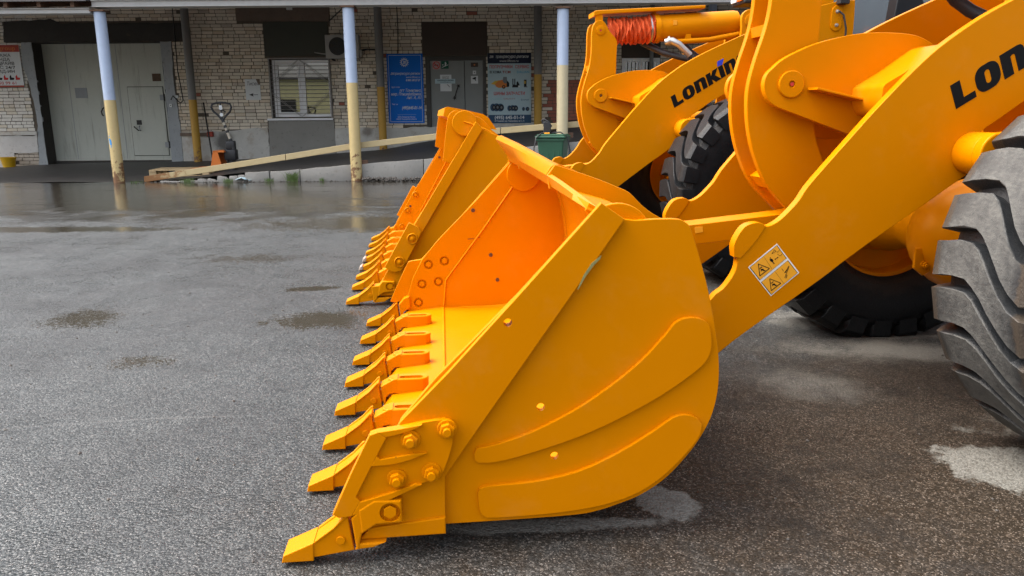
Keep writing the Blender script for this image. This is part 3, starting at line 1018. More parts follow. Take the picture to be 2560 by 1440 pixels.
for (a, b) in ((0, 2), (2, 3), (3, 5), (5, 7), (7, 8)):
    seg = rp[a:b + 1]
    up = [(x + (.006 if i == 0 else 0) - (.006 if i == len(seg) - 1 else 0), z + .058) for i, (x, z) in enumerate(seg)]
    dn = [(x, z - .118) for x, z in up]
    bm = bmesh.new(); add_prism(bm, up + dn[::-1], 15.41, 15.47, .008)
    link_mesh('rail_plank', bm, 'rail', RAIL, 30)
for x, z in ((-3.04, .55), (1.0, .9)):
    bm = bmesh.new(); add_box(bm, x + .08, x + .22, 15.34, 15.405, .30 if x < 0 else .8, .40 if x < 0 else .9, .006)
    link_mesh('bracket', bm, 'rust', RAIL, 30)

# ------------------------------------------------------------------ signs on the wall
def flat(name, pts, y, mat, parent):
    """flat print: outline in (x, z) lying on the plane y"""
    bm = bmesh.new()
    bm.faces.new([bm.verts.new((a, y, b)) for a, b in pts])
    return link_mesh(name, bm, mat, parent, 0)
def rect(x0, x1, z0, z1):
    return [(x0, z0), (x1, z0), (x1, z1), (x0, z1)]
for nm, c in (('s_blue', (0.0, 0.13, 0.55)), ('s_navy', (0.010, 0.016, 0.038)), ('s_steel', (0.035, 0.075, 0.135)), ('s_white', (0.62, 0.64, 0.64)),
              ('s_pale', (0.40, 0.52, 0.56)), ('s_red', (0.50, 0.035, 0.03)), ('s_rust', (0.34, 0.06, 0.04)), ('s_black', (0.02, 0.02, 0.022)), ('s_grey', (0.16, 0.17, 0.18)),
              ('s_cyan', (0.08, 0.36, 0.55)), ('s_green', (0.01, 0.085, 0.05)), ('s_orange', (0.60, 0.20, 0.05)), ('s_yellow', (0.62, 0.40, 0.05)), ('s_pink', (0.42, 0.29, 0.27)), ('s_teal', (0.25, 0.48, 0.50))):
    M[nm] = simple('print_' + nm[2:], c, 0.5, 0, 0.12, 3, spec=0.15, coord='pos')

def sign(name, label, x0, x1, z0, z1, mat, y=YW - .035, th=.02, cat='sign'):
    t = wthing(name, label, cat, ((x0 + x1) / 2, y, z0))
    box_part('board', (x0, x1, y, y + th, z0, z1), mat, t, .003)
    return t
def wtext(t, body, x, z, size, mat, y, align='LEFT', width=None, shear=0.0, offset=0.0, name='lettering'):
    return text_mesh(name, body, size, mat, t, lambda a, b: (x + a, y, z + b), align=align, width=width, shear=shear, offset=offset)

# blue sign left of the entrance
y = YW - .035
t = sign('blue_sign', 'tall blue sign with white gear emblem and phone number left of the entrance', -3.125, -2.213, 1.07, 2.785, 's_blue')
yy = y - .003
for r_ in (rect(-3.085, -2.255, 2.742, 2.750), rect(-3.085, -2.255, 1.105, 1.113), rect(-3.085, -3.077, 1.113, 2.742), rect(-2.263, -2.255, 1.113, 2.742)):
    flat('border_line', r_, yy, 's_white', t)
gx, gz = -2.68, 2.575
gear = []
for q in range(14):
    for da, rr in ((-.10, .085), (-.065, .115), (.065, .115), (.10, .085)):
        a = q * 2 * PI / 14 + da
        gear.append((gx + rr * math.cos(a), gz + rr * math.sin(a)))
flat('gear_emblem', gear, yy, 's_white', t)
flat('gear_hub', circle(gx, gz, .064, 24), yy - .001, 's_blue', t)
wtext(t, 'ЗR', gx, gz - .035, .1, 's_white', yy - .002, 'CENTER', .085, .25, .004)
wtext(t, 'ЗR', -3.04, 2.275, .075, 's_white', yy, 'LEFT', .085, .3, .001)
wtext(t, 'тракресурс-регион', -2.285, 2.275, .085, 's_white', yy, 'RIGHT', .66, .3, .001)
wtext(t, 'www.liftnet.ru', -2.285, 2.19, .07, 's_white', yy, 'RIGHT', .36, .25)
wtext(t, '8 800 100 57 27', -2.285, 2.115, .065, 's_white', yy, 'RIGHT', .37, .25, .002)
wtext(t, 'Адрес склада:', -3.03, 1.955, .05, 's_white', yy, 'LEFT', .22)
wtext(t, 'пгт Томилино,', -2.275, 1.855, .1, 's_white', yy, 'RIGHT', .55, .3, .001)
wtext(t, 'мкр. Птицефабрика,', -2.275, 1.765, .1, 's_white', yy, 'RIGHT', .77, .3, .001)
wtext(t, 'лит. А, А1', -2.275, 1.675, .1, 's_white', yy, 'RIGHT', .38, .3, .001)
wtext(t, 'Телефон:', -3.03, 1.53, .05, 's_white', yy, 'LEFT', .15)
wtext(t, '(495)645-01-14', -2.275, 1.42, .11, 's_white', yy, 'RIGHT', .50, .25, .002)
flat('rule_line', rect(-2.9, -2.42, 1.285, 1.289), yy, 's_pale', t)
wtext(t, 'ООО «Тракресурс-Регион»', -2.67, 1.21, .055, 's_white', yy, 'CENTER', .45)
wtext(t, '140070, Московская область', -2.67, 1.155, .055, 's_white', yy, 'CENTER', .52)

# product sign right of the entrance
x0, x1 = -.575, .528
t = sign('product_sign', 'white and navy sign picturing forklifts and tyres right of the entrance', x0, x1, 1.05, 2.785, 's_pale')
flat('top_band', rect(x0 + .002, x1 - .002, 2.53, 2.783), yy, 's_navy', t)
flat('bottom_band', rect(x0 + .002, x1 - .002, 1.052, 1.262), yy, 's_steel', t)
wtext(t, 'ЗR', x0 + .05, 2.665, .08, 's_white', yy - .001, 'LEFT', .10, .3, .001)
wtext(t, 'тракресурс-регион', x1 - .055, 2.665, .1, 's_white', yy - .001, 'RIGHT', .84, .3, .001)
wtext(t, 'www.liftnet.ru', -.03, 2.565, .085, 's_white', yy - .001, 'CENTER', .48, .2)
wtext(t, 'ПОГРУЗЧИКИ', x0 + .05, 2.41, .11, 's_red', yy, 'LEFT', .58, 0, .002)
wtext(t, 'СЕРВИС', x1 - .055, 2.41, .11, 's_red', yy, 'RIGHT', .35, 0, .002)
wtext(t, 'XOMA', x0 + .12, 2.29, .09, 's_black', yy, 'LEFT', .23, 0, .002)
for q in range(3):
    flat('emblem_bar', rect(x0 + .05, x0 + .105, 2.292 + q * .023, 2.306 + q * .023), yy, 's_black', t)
wtext(t, 'TCM', -.10, 2.29, .085, 's_rust', yy, 'CENTER', .21, 0, .002)
wtext(t, 'DALIAN', x1 - .05, 2.29, .085, 's_cyan', yy, 'RIGHT', .31, 0, .001)
# printed loader, forklift and reach truck
flat('printed_bucket', [(-.50, 2.03), (-.40, 2.10), (-.28, 2.12), (-.33, 1.99)], yy, 's_yellow', t)
flat('printed_loader', [(-.40, 2.02), (-.30, 2.11), (-.20, 2.13), (-.15, 2.06), (-.08, 2.05), (-.06, 1.95), (-.30, 1.93), (-.36, 1.96)], yy - .0005, 's_orange', t)
flat('printed_cab', [(-.20, 2.10), (-.18, 2.20), (-.09, 2.20), (-.08, 2.05), (-.15, 2.04)], yy - .001, 's_grey', t)
flat('printed_counterweight', [(-.09, 2.12), (-.03, 2.05), (-.03, 1.96), (-.10, 1.95)], yy - .0012, 's_black', t)
flat('printed_wheel', circle(-.17, 1.955, .045, 18), yy - .0015, 's_black', t)
flat('printed_rim', circle(-.17, 1.955, .02, 12), yy - .002, 's_orange', t)
for a, b in ((.05, .075), (.10, .125)):
    flat('printed_mast', rect(a, b, 1.95, 2.155), yy, 's_black', t)
flat('printed_forklift', [(.04, 1.94), (.20, 1.94), (.24, 1.99), (.19, 2.09), (.16, 2.08), (.15, 2.0), (.06, 2.02)], yy - .0005, 's_black', t)
flat('printed_seat', circle(.22, 1.965, .025, 12), yy - .001, 's_white', t)
flat('printed_truck', rect(.345, .41, 1.95, 2.13), yy, 's_black', t)
flat('printed_truck_body', rect(.352, .385, 2.03, 2.10), yy - .0005, 's_yellow', t)
flat('printed_truck_base', rect(.34, .435, 1.94, 1.96), yy - .0005, 's_grey', t)
wtext(t, 'ШИНЫ ЗАПЧАСТИ', -.03, 1.755, .11, 's_red', yy, 'CENTER', .79, 0, .002)
wtext(t, 'SOLIDEAL', x0 + .06, 1.64, .05, 's_teal', yy, 'LEFT', .30)
wtext(t, 'GALAXY', -.03, 1.645, .05, 's_rust', yy, 'CENTER', .30)
wtext(t, 'Emrald', x1 - .06, 1.615, .06, 's_steel', yy, 'RIGHT', .2, .2)
for cx, cz, rr in ((-.45, 1.45, .095), (-.36, 1.45, .10), (-.26, 1.445, .098), (-.03, 1.425, .072), (.05, 1.43, .074), (.12, 1.425, .076), (.33, 1.405, .05), (.43, 1.405, .053)):
    ell = [(cx + rr * (.75 if cx in (-.45, .33, -.03) else .95) * math.cos(a), cz + rr * math.sin(a)) for a in [2 * PI * q / 24 for q in range(24)]]
    flat('printed_tyre', ell, yy - .0005 - (cx + .5) * .0004, 's_steel', t)
    flat('printed_tyre_side', [(cx + rr * .25 + (a - cx) * .62, cz + (b - cz) * .72) for a, b in ell], yy - .0011 - (cx + .5) * .0004, 's_black', t)
    flat('printed_tyre_hole', [(cx + rr * .27 + (a - cx) * .28, cz + (b - cz) * .34) for a, b in ell], yy - .0016 - (cx + .5) * .0004, 's_grey', t)
wtext(t, '(495) 645-01-14', -.03, 1.155, .12, 's_white', yy - .001, 'CENTER', .76, 0, .003)
wtext(t, 'пгт Томилино, мкр. Птицефабрика, лит. А, А1', -.03, 1.09, .05, 's_white', yy - .001, 'CENTER', .76, 0, .001)

# rental sign at the left edge
t = sign('rental_sign', 'white rental sign with a red header left of the big steel gate', -14.2, -12.36, 2.04, 3.07, 's_white')
flat('header_band', rect(-14.198, -12.362, 2.90, 3.068), yy, 's_rust', t)
flat('footer_band', rect(-14.198, -12.362, 2.042, 2.085), yy, 's_rust', t)
wtext(t, 'LEADgroup', -12.46, 2.94, .15, 's_orange', yy - .001, 'RIGHT', .82)
for q, (body, xr, wd) in enumerate((('ПРОДАЖА', -12.60, .62), ('АРЕНДА', -12.63, .50), ('ТЕСТ-ДРАЙВ', -12.53, .80), ('СЕРВИС 24/7', -12.52, .86), ('ТРЕЙД-ИН', -12.55, .66))):
    wtext(t, body, xr, 2.785 - q * .098, .10, 's_black', yy, 'RIGHT', wd, 0, .001)
random.seed(21)
for q in range(6):
    x = -13.3 + q * .15
    flat('printed_machine', [(x, 2.22), (x + .1, 2.22), (x + .12, 2.27), (x + .05, 2.28), (x + .04, 2.35), (x, 2.30)], yy, 's_red' if q % 2 else 's_black', t)
wtext(t, '8 800 550 99 61', -12.55, 2.11, .1, 's_red', yy, 'RIGHT', .85, 0, .001)

# hand written sheet with an arrow
t = sign('arrow_notice', 'small white sheet with handwriting and a left arrow on the brick', -6.755, -6.372, 1.68, 2.195, 's_white', YW - .018, .006, 'notice')
ys = YW - .021
wtext(t, 'Тисеи', -6.70, 2.04, .13, 's_black', ys, 'LEFT', .30, .2)
flat('arrow', rect(-6.62, -6.44, 1.803, 1.815), ys, 's_black', t)
flat('arrow_head', [(-6.67, 1.81), (-6.55, 1.85), (-6.58, 1.81), (-6.55, 1.765)], ys - .0005, 's_black', t)
flat('torn_corner', [(-6.47, 2.196), (-6.371, 2.196), (-6.371, 2.06), (-6.40, 2.05), (-6.44, 2.12)], ys - .0008, 'lintel', t)

# small signs and papers on the entrance door
yd = YW + .027
def dsign(name, label, x0, x1, z0, z1, mat, cat='sign', yo=0.0):
    return sign(name, label, x0, x1, z0, z1, mat, yd - .004 - yo, .004, cat)
t = dsign('no_smoking_sign', 'square no smoking sign at top of the entrance door', -1.975, -1.775, 2.40, 2.605, 's_pink')
cx, cz = -1.875, 2.503
ro, ri = circle(cx, cz, .092, 32), circle(cx, cz, .075, 32)
bm = bmesh.new()
a = [bm.verts.new((p_[0], yd - .0065, p_[1])) for p_ in ro]
b = [bm.verts.new((p_[0], yd - .0065, p_[1])) for p_ in ri]
for q in range(32):
    bm.faces.new((a[q], a[(q + 1) % 32], b[(q + 1) % 32], b[q]))
link_mesh('prohibition_ring', bm, 's_red', t, 0)
flat('cigarette', rect(cx - .055, cx + .05, cz - .008, cz + .012), yd - .006, 's_black', t)
flat('prohibition_bar', [(cx - .062, cz + .045), (cx - .05, cz + .058), (cx + .062, cz - .045), (cx + .05, cz - .058)], yd - .007, 's_red', t)
t = dsign('exit_sign', 'green evacuation sign with white running figure beside the no smoking sign', -1.755, -1.565, 2.415, 2.605, 's_green')
flat('figure', [(-1.66, 2.575), (-1.635, 2.585), (-1.615, 2.53), (-1.64, 2.50), (-1.65, 2.47), (-1.665, 2.475), (-1.66, 2.52)], yd - .0065, 's_white', t)
flat('stair_line', [(-1.735, 2.44), (-1.575, 2.505), (-1.575, 2.52), (-1.735, 2.455)], yd - .0065, 's_white', t)
flat('arrow_head', [(-1.735, 2.51), (-1.70, 2.53), (-1.70, 2.49)], yd - .0065, 's_white', t)
t = dsign('entrance_notice', 'white paper notice lettered for the way in, taped on the door', -1.79, -1.50, 2.14, 2.27, 's_white', 'notice')
wtext(t, 'ВХОД', -1.645, 2.17, .08, 's_black', yd - .0055, 'CENTER', .16)
t = dsign('strip_notice', 'wide paper strip with two printed lines taped across the door', -1.92, -1.405, 2.05, 2.165, 's_pale', 'notice', .005)
wtext(t, 'тракресурс-регион', -1.655, 2.115, .05, 's_navy', yd - .0105, 'CENTER', .42, .2, .001)
wtext(t, 'компания', -1.655, 2.07, .045, 's_grey', yd - .0105, 'CENTER', .26)
t = dsign('torn_notice', 'torn white paper hanging lowest on the entrance door', -1.79, -1.50, 1.86, 2.06, 's_white', 'notice', .003)
flat('hand_mark', [(-1.62, 2.03), (-1.56, 1.96), (-1.54, 1.965), (-1.60, 2.03)], yd - .0085, 's_grey', t)
t = dsign('camera_notice', 'white square surveillance camera notice on narrow door leaf', -1.005, -.825, 2.045, 2.235, 's_white', 'notice', -.008)
flat('camera_body', [(-.975, 2.17), (-.90, 2.21), (-.87, 2.20), (-.88, 2.15), (-.93, 2.145)], yd + .0015, 's_black', t)
flat('camera_foot', [(-.91, 2.15), (-.89, 2.15), (-.87, 2.115), (-.89, 2.11)], yd + .0015, 's_black', t)
t = dsign('small_notice', 'tiny white sticker above the camera notice', -.955, -.87, 2.275, 2.365, 's_white', 'notice', -.008)
flat('mark', rect(-.925, -.90, 2.30, 2.335), yd + .0015, 's_grey', t)
t = dsign('brown_plate', 'dark brown plate with orange mark atop the narrow door leaf', -1.00, -.82, 2.455, 2.56, 'brown_sheet', 'plate', -.008)
flat('mark', circle(-.91, 2.505, .02, 12), yd + .0015, 's_orange', t)

# ------------------------------------------------------------------ services on the wall
M['ac_case'] = simple('ac_casing', (0.36, 0.345, 0.32), 0.6, 0, 0.25, 4, coord='pos')
t = wthing('air_conditioner', 'beige outdoor air conditioner unit mounted beside the barred window', 'air conditioner', (-4.17, YW - .2, 2.66))
box_part('casing', (-4.585, -3.755, YW - .34, YW - .06, 2.66, 3.225), 'ac_case', t, .012)
bm = bmesh.new(); add_lathe_v(bm, -4.28, 2.95, [(YW - .342, .0), (YW - .342, .215)], 32); link_mesh('fan_opening', bm, 'black', t, 0)
for rr in (.05, .09, .13, .17, .21):
    bm = bmesh.new(); add_lathe_v(bm, -4.28, 2.95, [(YW - .352, rr - .004), (YW - .356, rr), (YW - .352, rr + .004)], 32); link_mesh('fan_guard_ring', bm, 'iron', t, 60)
bm = bmesh.new()
for q in range(5):
    a = q * 2 * PI / 5
    pts = [(-4.28 + .03 * math.cos(a), 2.95 + .03 * math.sin(a)), (-4.28 + .19 * math.cos(a + .25), 2.95 + .19 * math.sin(a + .25)), (-4.28 + .19 * math.cos(a + .85), 2.95 + .19 * math.sin(a + .85)), (-4.28 + .03 * math.cos(a + .6), 2.95 + .03 * math.sin(a + .6))]
    add_prism(bm, pts, YW - .348, YW - .344, 0)
link_mesh('fan_blade', bm, 'dark_frame', t, 0)
for x in (-4.45, -3.9):
    box_part('bracket', (x, x + .04, YW - .34, YW - .03, 2.62, 2.655), 'iron', t)
box_part('valve_cover', (-3.75, -3.70, YW - .30, YW - .12, 2.70, 2.86), 'ac_case', t, .008)
bm = bmesh.new(); add_tube(bm, [(-3.72, YW - .2, 2.86), (-3.6, YW - .04, 2.90), (-3.3, YW - .03, 2.89)], .018, 8); link_mesh('pipe', bm, 'black', t, 60)
bm = bmesh.new(); add_tube(bm, [(-4.93, YW - .05, 2.83), (-4.75, YW - .06, 2.80), (-4.58, YW - .1, 2.78)], .014, 8); link_mesh('pipe', bm, 'ac_case', t, 60)

t = wthing('wall_lamp', 'small white floodlight under the canopy above the barred window', 'lamp', (-5.47, YW - .1, 3.84))
box_part('head', (-5.54, -5.40, YW - .16, YW - .10, 3.84, 3.93), 's_white', t, .008)
box_part('bracket', (-5.49, -5.45, YW - .10, YW - .03, 3.86, 3.97), 'iron', t)

def cable(label, path, r, mat='black', name='cable', cat='cable', seg=6):
    bm = bmesh.new()
    add_tube(bm, path, r, seg)
    return tag(link_mesh(name, bm, mat, None, 60), label, cat)
cable('black cable hanging in a loop right of the steel gate', [(-8.40, YW - .05, 3.95), (-8.41, YW - .05, 3.2), (-8.42, YW - .05, 2.4), (-8.37, YW - .05, 1.9), (-8.35, YW - .06, 1.68), (-8.42, YW - .06, 1.62), (-8.49, YW - .06, 1.67), (-8.60, YW - .06, 1.80), (-8.66, YW - .06, 1.70)], .012)
cable('thin cable running down the brick above the blue sign', [(-2.82, YW - .03, 3.98), (-2.81, YW - .03, 3.4), (-2.83, YW - .03, 2.8)], .012)
cable('dark cable slanting from the canopy beam to the wall lintel', [(-3.9, YW - .4, 4.05), (-4.2, YW - .15, 3.82), (-4.52, YW - .05, 3.58)], .014)
t = wthing('bell_box', 'tiny white bell box on the grey reveal right of the gate', 'switch', (-8.68, YW - .03, 1.54))
box_part('case', (-8.72, -8.65, YW - .05, YW - .02, 1.52, 1.60), 's_white', t, .005)
box_part('button', (-8.695, -8.675, YW - .055, YW - .05, 1.55, 1.57), 's_black', t)
t = wthing('junction_box', 'small white junction box beside the hanging cable loop', 'switch', (-8.50, YW - .04, 1.75))
box_part('case', (-8.54, -8.47, YW - .045, YW - .015, 1.74, 1.81), 's_white', t, .005)
box_part('cover_screw', (-8.51, -8.50, YW - .05, YW - .045, 1.77, 1.78), 's_grey', t)
bm = bmesh.new(); add_tube(bm, [(3.56, YW - .08, .9), (3.56, YW - .08, 4.0)], .05, 12)
tag(link_mesh('drain_pipe', bm, M['ipost3'], None, 60), 'grey vertical pipe in front of the far right window', 'pipe')
t = wthing('wall_bar', 'short reddish bar fixed low on the wall behind the ochre post', 'bar', (-8.1, YW - .1, .8))
box_part('bar', (-8.50, -7.72, YW - .10, YW - .04, .79, .87), M['lintel'], t, .006)
box_part('end_block', (-7.80, -7.66, YW - .12, YW - .02, .77, .90), 's_rust', t, .01)
bm = bmesh.new(); add_tube(bm, [(-7.80, 20.12, 1.62), (-7.55, 19.75, .18)], .02, 8)
tag(link_mesh('leaning_rod', bm, 'iron', None, 60), 'thin dark rod leaning on the wall beside the ochre post', 'rod')

# yellow tub by the wall
t = wthing('tub', 'yellow plastic tub standing at the wall left of the gate', 'tub', (-12.85, 19.95, ramp_z(-12.85, 19.95)))
zt = ramp_z(-12.85, 19.95) + .005
M['tub'] = simple('yellow_plastic', (0.62, 0.36, 0.01), 0.4, 0, 0.15)
bm = bmesh.new()
prof = [(0, .13), (.0, .135), (.22, .178), (.235, .19), (.25, .19), (.25, .175), (.03, .125), (.03, .0)]
rings = [[bm.verts.new((-12.85 + r * math.cos(2 * PI * q / 24), 19.95 + r * math.sin(2 * PI * q / 24), zt + z)) for q in range(24)] for z, r in [(p_[0], max(p_[1], .001)) for p_ in prof]]
for i in range(len(rings) - 1):
    for q in range(24):
        bm.faces.new((rings[i][q], rings[i][(q + 1) % 24], rings[i + 1][(q + 1) % 24], rings[i + 1][q]))
link_mesh('body', bm, 'tub', t, 40)
bm = bmesh.new(); add_tube(bm, [(-13.04, 19.95, zt + .22), (-13.0, 19.78, zt + .12), (-12.85, 19.74, zt + .10), (-12.70, 19.78, zt + .12), (-12.66, 19.95, zt + .22)], .006, 6)
link_mesh('handle', bm, 'tub', t, 60)

# pallet on the ramp foot
M['pine'] = simple('pallet_wood', (0.50, 0.36, 0.19), 0.75, 0, 0.35, 9, 0.3, 40)
pz = .05
t = thing('pallet', 'pale wooden pallet lying behind the low end of the guard rail', 'pallet', (-6.92, 16.5, pz), 0.10)
for q in range(5):
    y0 = -.40 + q * .165 + (.0 if q != 2 else .01)
    box_part('deck_board', (-.6, .6, y0, y0 + .13, .122 + .001 * q, .144 + .001 * q), 'pine', t, .003)
for x in (-.6, -.07, .46):
    for yb in (-.39, -.06, .27):
        box_part('block', (x, x + .14, yb, yb + .12, .022, .10), 'pine', t, .003)
    box_part('stringer', (x + .005, x + .135, -.4, .4, .10, .122), 'pine', t, .002)
for yb in (-.385, -.055, .275):
    box_part('bottom_board', (-.6, .6, yb, yb + .10, 0, .022), 'pine', t, .002)

# pallet truck
M['truck_orange'] = simple('pallet_truck_orange', (0.66, 0.17, 0.02), 0.45, 0, 0.2, 8)
M['tape'] = simple('pale_tape', (0.42, 0.38, 0.30), 0.6, 0, 0.3, 20)
zt = ramp_z(-6.1, 16.75) + .01
t = thing('pallet_truck', 'orange hand pallet truck with a black upright handle behind the rail', 'pallet truck', (-6.02, 16.75, zt), 0.10)
bm = bmesh.new()
add_prism(bm, [(-.36, .10), (-.13, .10), (-.20, .42), (-.29, .42)], -.24, -.21, .004)
add_prism(bm, [(-.36, .10), (-.13, .10), (-.20, .42), (-.29, .42)], .21, .24, .004)
add_prism(bm, [(-.345, .13), (-.32, .13), (-.265, .40), (-.285, .40)], -.21, .21, .002)
add_box(bm, -.295, -.06, -.24, .24, .385, .425, .006)
link_mesh('body', bm, 'truck_orange', t, 35)
for s in (-1, 1):
    bm = bmesh.new(); add_prism(bm, [(-.95, .025), (-.40, .03), (-.40, .085), (-.92, .055)], s * .19 - .075, s * .19 + .075, .005)
    link_mesh('fork', bm, 'truck_orange', t, 35)
bm = bmesh.new()
add_tube(bm, [(.02, 0, .05), (.02, 0, .42)], .085, 14)
add_box(bm, -.10, .14, -.13, .13, .22, .44, .02)
add_tube(bm, [(.10, -.06, .44), (.10, -.06, .50)], .05, 12)
add_box(bm, -.06, .12, -.09, .09, .44, .62, .02)
link_mesh('pump', bm, 'black', t, 40)
bm = bmesh.new(); add_lathe_v(bm, .02, .09, [(-.12, .0), (-.12, .09), (-.03, .09), (-.03, .0)], 20); add_lathe_v(bm, .02, .09, [(.03, .0), (.03, .09), (.12, .09), (.12, .0)], 20)
link_mesh('wheel', bm, 'black', t, 40)
def shaft_at(q):
    return (.06 - .16 * q, 0.0, .55 + .52 * q)
for i, (a, b, m) in enumerate(((0, .22, 'black'), (.22, .46, 'tape'), (.46, .56, 'black'), (.56, .66, 'tape'), (.66, .76, 'black'), (.76, .88, 'tape'), (.88, 1.0, 'black'))):
    bm = bmesh.new(); add_tube(bm, [shaft_at(a), shaft_at(b)], .034 - .001 * (i % 2), 12)
    link_mesh('shaft', bm, m, t, 50)
bm = bmesh.new()
hz = 1.07
loop = [(-.10, 0, hz - .02), (-.19, 0, hz + .09), (-.275, 0, hz + .17), (-.31, 0, hz + .25), (-.28, 0, hz + .315), (-.19, 0, hz + .34), (-.10, 0, hz + .345), (-.01, 0, hz + .34), (.08, 0, hz + .315), (.105, 0, hz + .25), (.07, 0, hz + .16), (-.02, 0, hz + .07), (-.10, 0, hz - .02)]
add_tube(bm, loop, .021, 10)
add_tube(bm, [(-.10, 0, hz), (-.115, 0, hz + .34)], .018, 8)
add_tube(bm, [(-.10, 0, hz + .2), (-.02, 0, hz + .15)], .012, 8)
link_mesh('handle', bm, 'black', t, 50)
box_part('handle_sticker', (-.135, -.07, -.03, -.022, hz + .06, hz + .13), 's_white', t)
box_part('handle_sticker', (-.14, -.08, -.03, -.022, hz + .20, hz + .29), 's_white', t)

# green wheelie bin with a pressure washer gun on its lid
def bin_mat():
    k = NT('bin_green')
    p = k.obj()
    n = k.noise(p, 4.0, 5.0, .6)
    k.color(k.mix(n, (0.012, 0.060, 0.032), (0.022, 0.090, 0.050))); k.rough(0.42)
    return k.m
M['bin'] = bin_mat()
t = thing('wheelie_bin', 'dark green wheelie bin in front of the pale cream post', 'bin', (.78, 14.45, 0), -.25)
def taper(bm, b, tp, z0, z1):
    lo = [bm.verts.new((x, y, z0)) for x, y in ((-b[0], -b[1]), (b[0], -b[1]), (b[0], b[1]), (-b[0], b[1]))]
    hi = [bm.verts.new((x, y, z1)) for x, y in ((-tp[0], -tp[1]), (tp[0], -tp[1]), (tp[0], tp[1]), (-tp[0], tp[1]))]
    fs = [bm.faces.new(lo[::-1]), bm.faces.new(hi)] + [bm.faces.new((lo[i], lo[(i + 1) % 4], hi[(i + 1) % 4], hi[i])) for i in range(4)]
    bmesh.ops.bevel(bm, geom=list({e for f in fs for e in f.edges}), offset=.02, segments=2, profile=.5, affect='EDGES')
bm = bmesh.new(); taper(bm, (.19, .21), (.245, .27), .06, .82); link_mesh('body', bm, 'bin', t, 35)
bm = bmesh.new()
add_box(bm, -.275, .275, -.31, .29, .825, .865, .012)
add_box(bm, -.25, .25, -.29, .25, .865, .89, .010)
link_mesh('lid', bm, 'bin', t, 35)
bm = bmesh.new(); add_box(bm, -.262, .262, -.285, .285, .775, .82, .008); link_mesh('rim', bm, 'bin', t, 35)
for x in (-.16, -.05, .06, .15):
    box_part('rib', (x, x + .015, -.255, -.235, .2, .76), 'bin', t, .004)
bm = bmesh.new(); add_tube(bm, [(-.24, .32, .84), (.24, .32, .84)], .016, 8); link_mesh('handle', bm, 'bin', t, 50)
for s in (-1, 1):
    bm = bmesh.new(); add_tube(bm, [(s * .24 - .025, .22, .1), (s * .24 + .025, .22, .1)], .1, 20); link_mesh('wheel', bm, 'black', t, 40)
t = thing('spray_gun', 'black pressure washer gun with hose resting on the bin lid', 'spray gun', (.66, 14.30, .895), -.1)
bm = bmesh.new()
add_prism(bm, [(-.075, .0), (.05, .0), (.075, .12), (.04, .20), (-.045, .225), (-.075, .20), (-.06, .12)], -.035, .035, .010)
link_mesh('body', bm, 'black', t, 35)
bm = bmesh.new(); add_tube(bm, [(-.06, 0, .20), (-.10, 0, .24), (-.06, 0, .27), (.03, 0, .22), (.085, 0, .13)], .014, 8); link_mesh('handle', bm, 'black', t, 50)
bm = bmesh.new(); add_tube(bm, [(-.05, -.05, .012), (.05, -.05, .016)], .012, 8); link_mesh('nozzle', bm, 'decal_yellow', t, 50)
bm = bmesh.new(); add_tube(bm, [(-.03, 0, .03), (-.10, -.08, .02), (-.19, -.16, -.06), (-.225, -.19, -.25), (-.24, -.20, -.55), (-.22, -.22, -.85)], .010, 8); link_mesh('hose', bm, 'black', t, 50)
bm = bmesh.new(); add_tube(bm, [(.08, .03, .02), (.24, .04, .035), (.37, .02, -.05), (.42, 0, -.3), (.43, -.02, -.7)], .012, 8); link_mesh('hose', bm, 'hose', t, 50)

# weeds, litter and gravel along the kerb
def leaf_mat():
    k = NT('weed_leaf')
    n = k.noise(k.obj(), 30.0, 2.0, .5)
    k.color(k.mix(n, (0.035, 0.075, 0.014), (0.10, 0.15, 0.03))); k.rough(0.6)
    return k.m
M['weed'] = leaf_mat()
random.seed(41)
def weed(x, y, z, h, n, spread, label):
    bm = bmesh.new()
    for q in range(n):
        a = random.uniform(0, 2 * PI); r = random.uniform(0, spread)
        bx, by = r * math.cos(a), r * math.sin(a) * .5
        hh = h * random.uniform(.45, 1.0)
        lx, ly = random.uniform(-.8, .8) * hh, random.uniform(-.5, .5) * hh
        wd = random.uniform(.002, .005)
        pa, pb = Vector((bx - wd, by, 0)), Vector((bx + wd, by, 0))
        m1 = Vector((bx + lx * .35, by + ly * .35, hh * .6)); tip = Vector((bx + lx, by + ly, hh * random.uniform(.75, 1)))
        v = [bm.verts.new(p_) for p_ in (pa, pb, m1 + Vector((wd, 0, 0)), tip, m1 - Vector((wd, 0, 0)))]
        bm.faces.new((v[0], v[1], v[2], v[4])); bm.faces.new((v[4], v[2], v[3]))
    o = link_mesh('grass_tuft', bm, 'weed', None, 0)
    o.location = (x, y, z)
    tag(o, label, 'weed', 'weeds along the kerb')
weed(-4.30, 15.22, 0, .24, 110, .12, 'tallest green grass tuft at the kerb left of the middle post')
weed(-4.75, 15.22, 0, .10, 45, .09, 'sparse yellowish tuft against the first kerb stone')
weed(-5.55, 15.2, 0, .10, 60, .10, 'low green tuft below the litter at the broken kerb')
weed(-6.35, 15.2, 0, .12, 60, .16, 'thin straggling tuft beneath the low end of the rail')
weed(-3.72, 15.22, 0, .10, 28, .05, 'small weed nearest the middle post at the kerb')
weed(-7.35, 15.2, 0, .06, 30, .18, 'flattened weed strip right of the leftmost post')
bm = bmesh.new()
random.seed(9)
g = [[bm.verts.new((-5.42 + .06 * i + random.uniform(-.015, .015), 15.20 + .05 * j + random.uniform(-.01, .01), .03 + .09 * random.random() * (1 - abs(i - 2) / 3))) for i in range(6)] for j in range(4)]
for j in range(3):
    for i in range(5):
        bm.faces.new((g[j][i], g[j][i + 1], g[j + 1][i + 1], g[j + 1][i]))
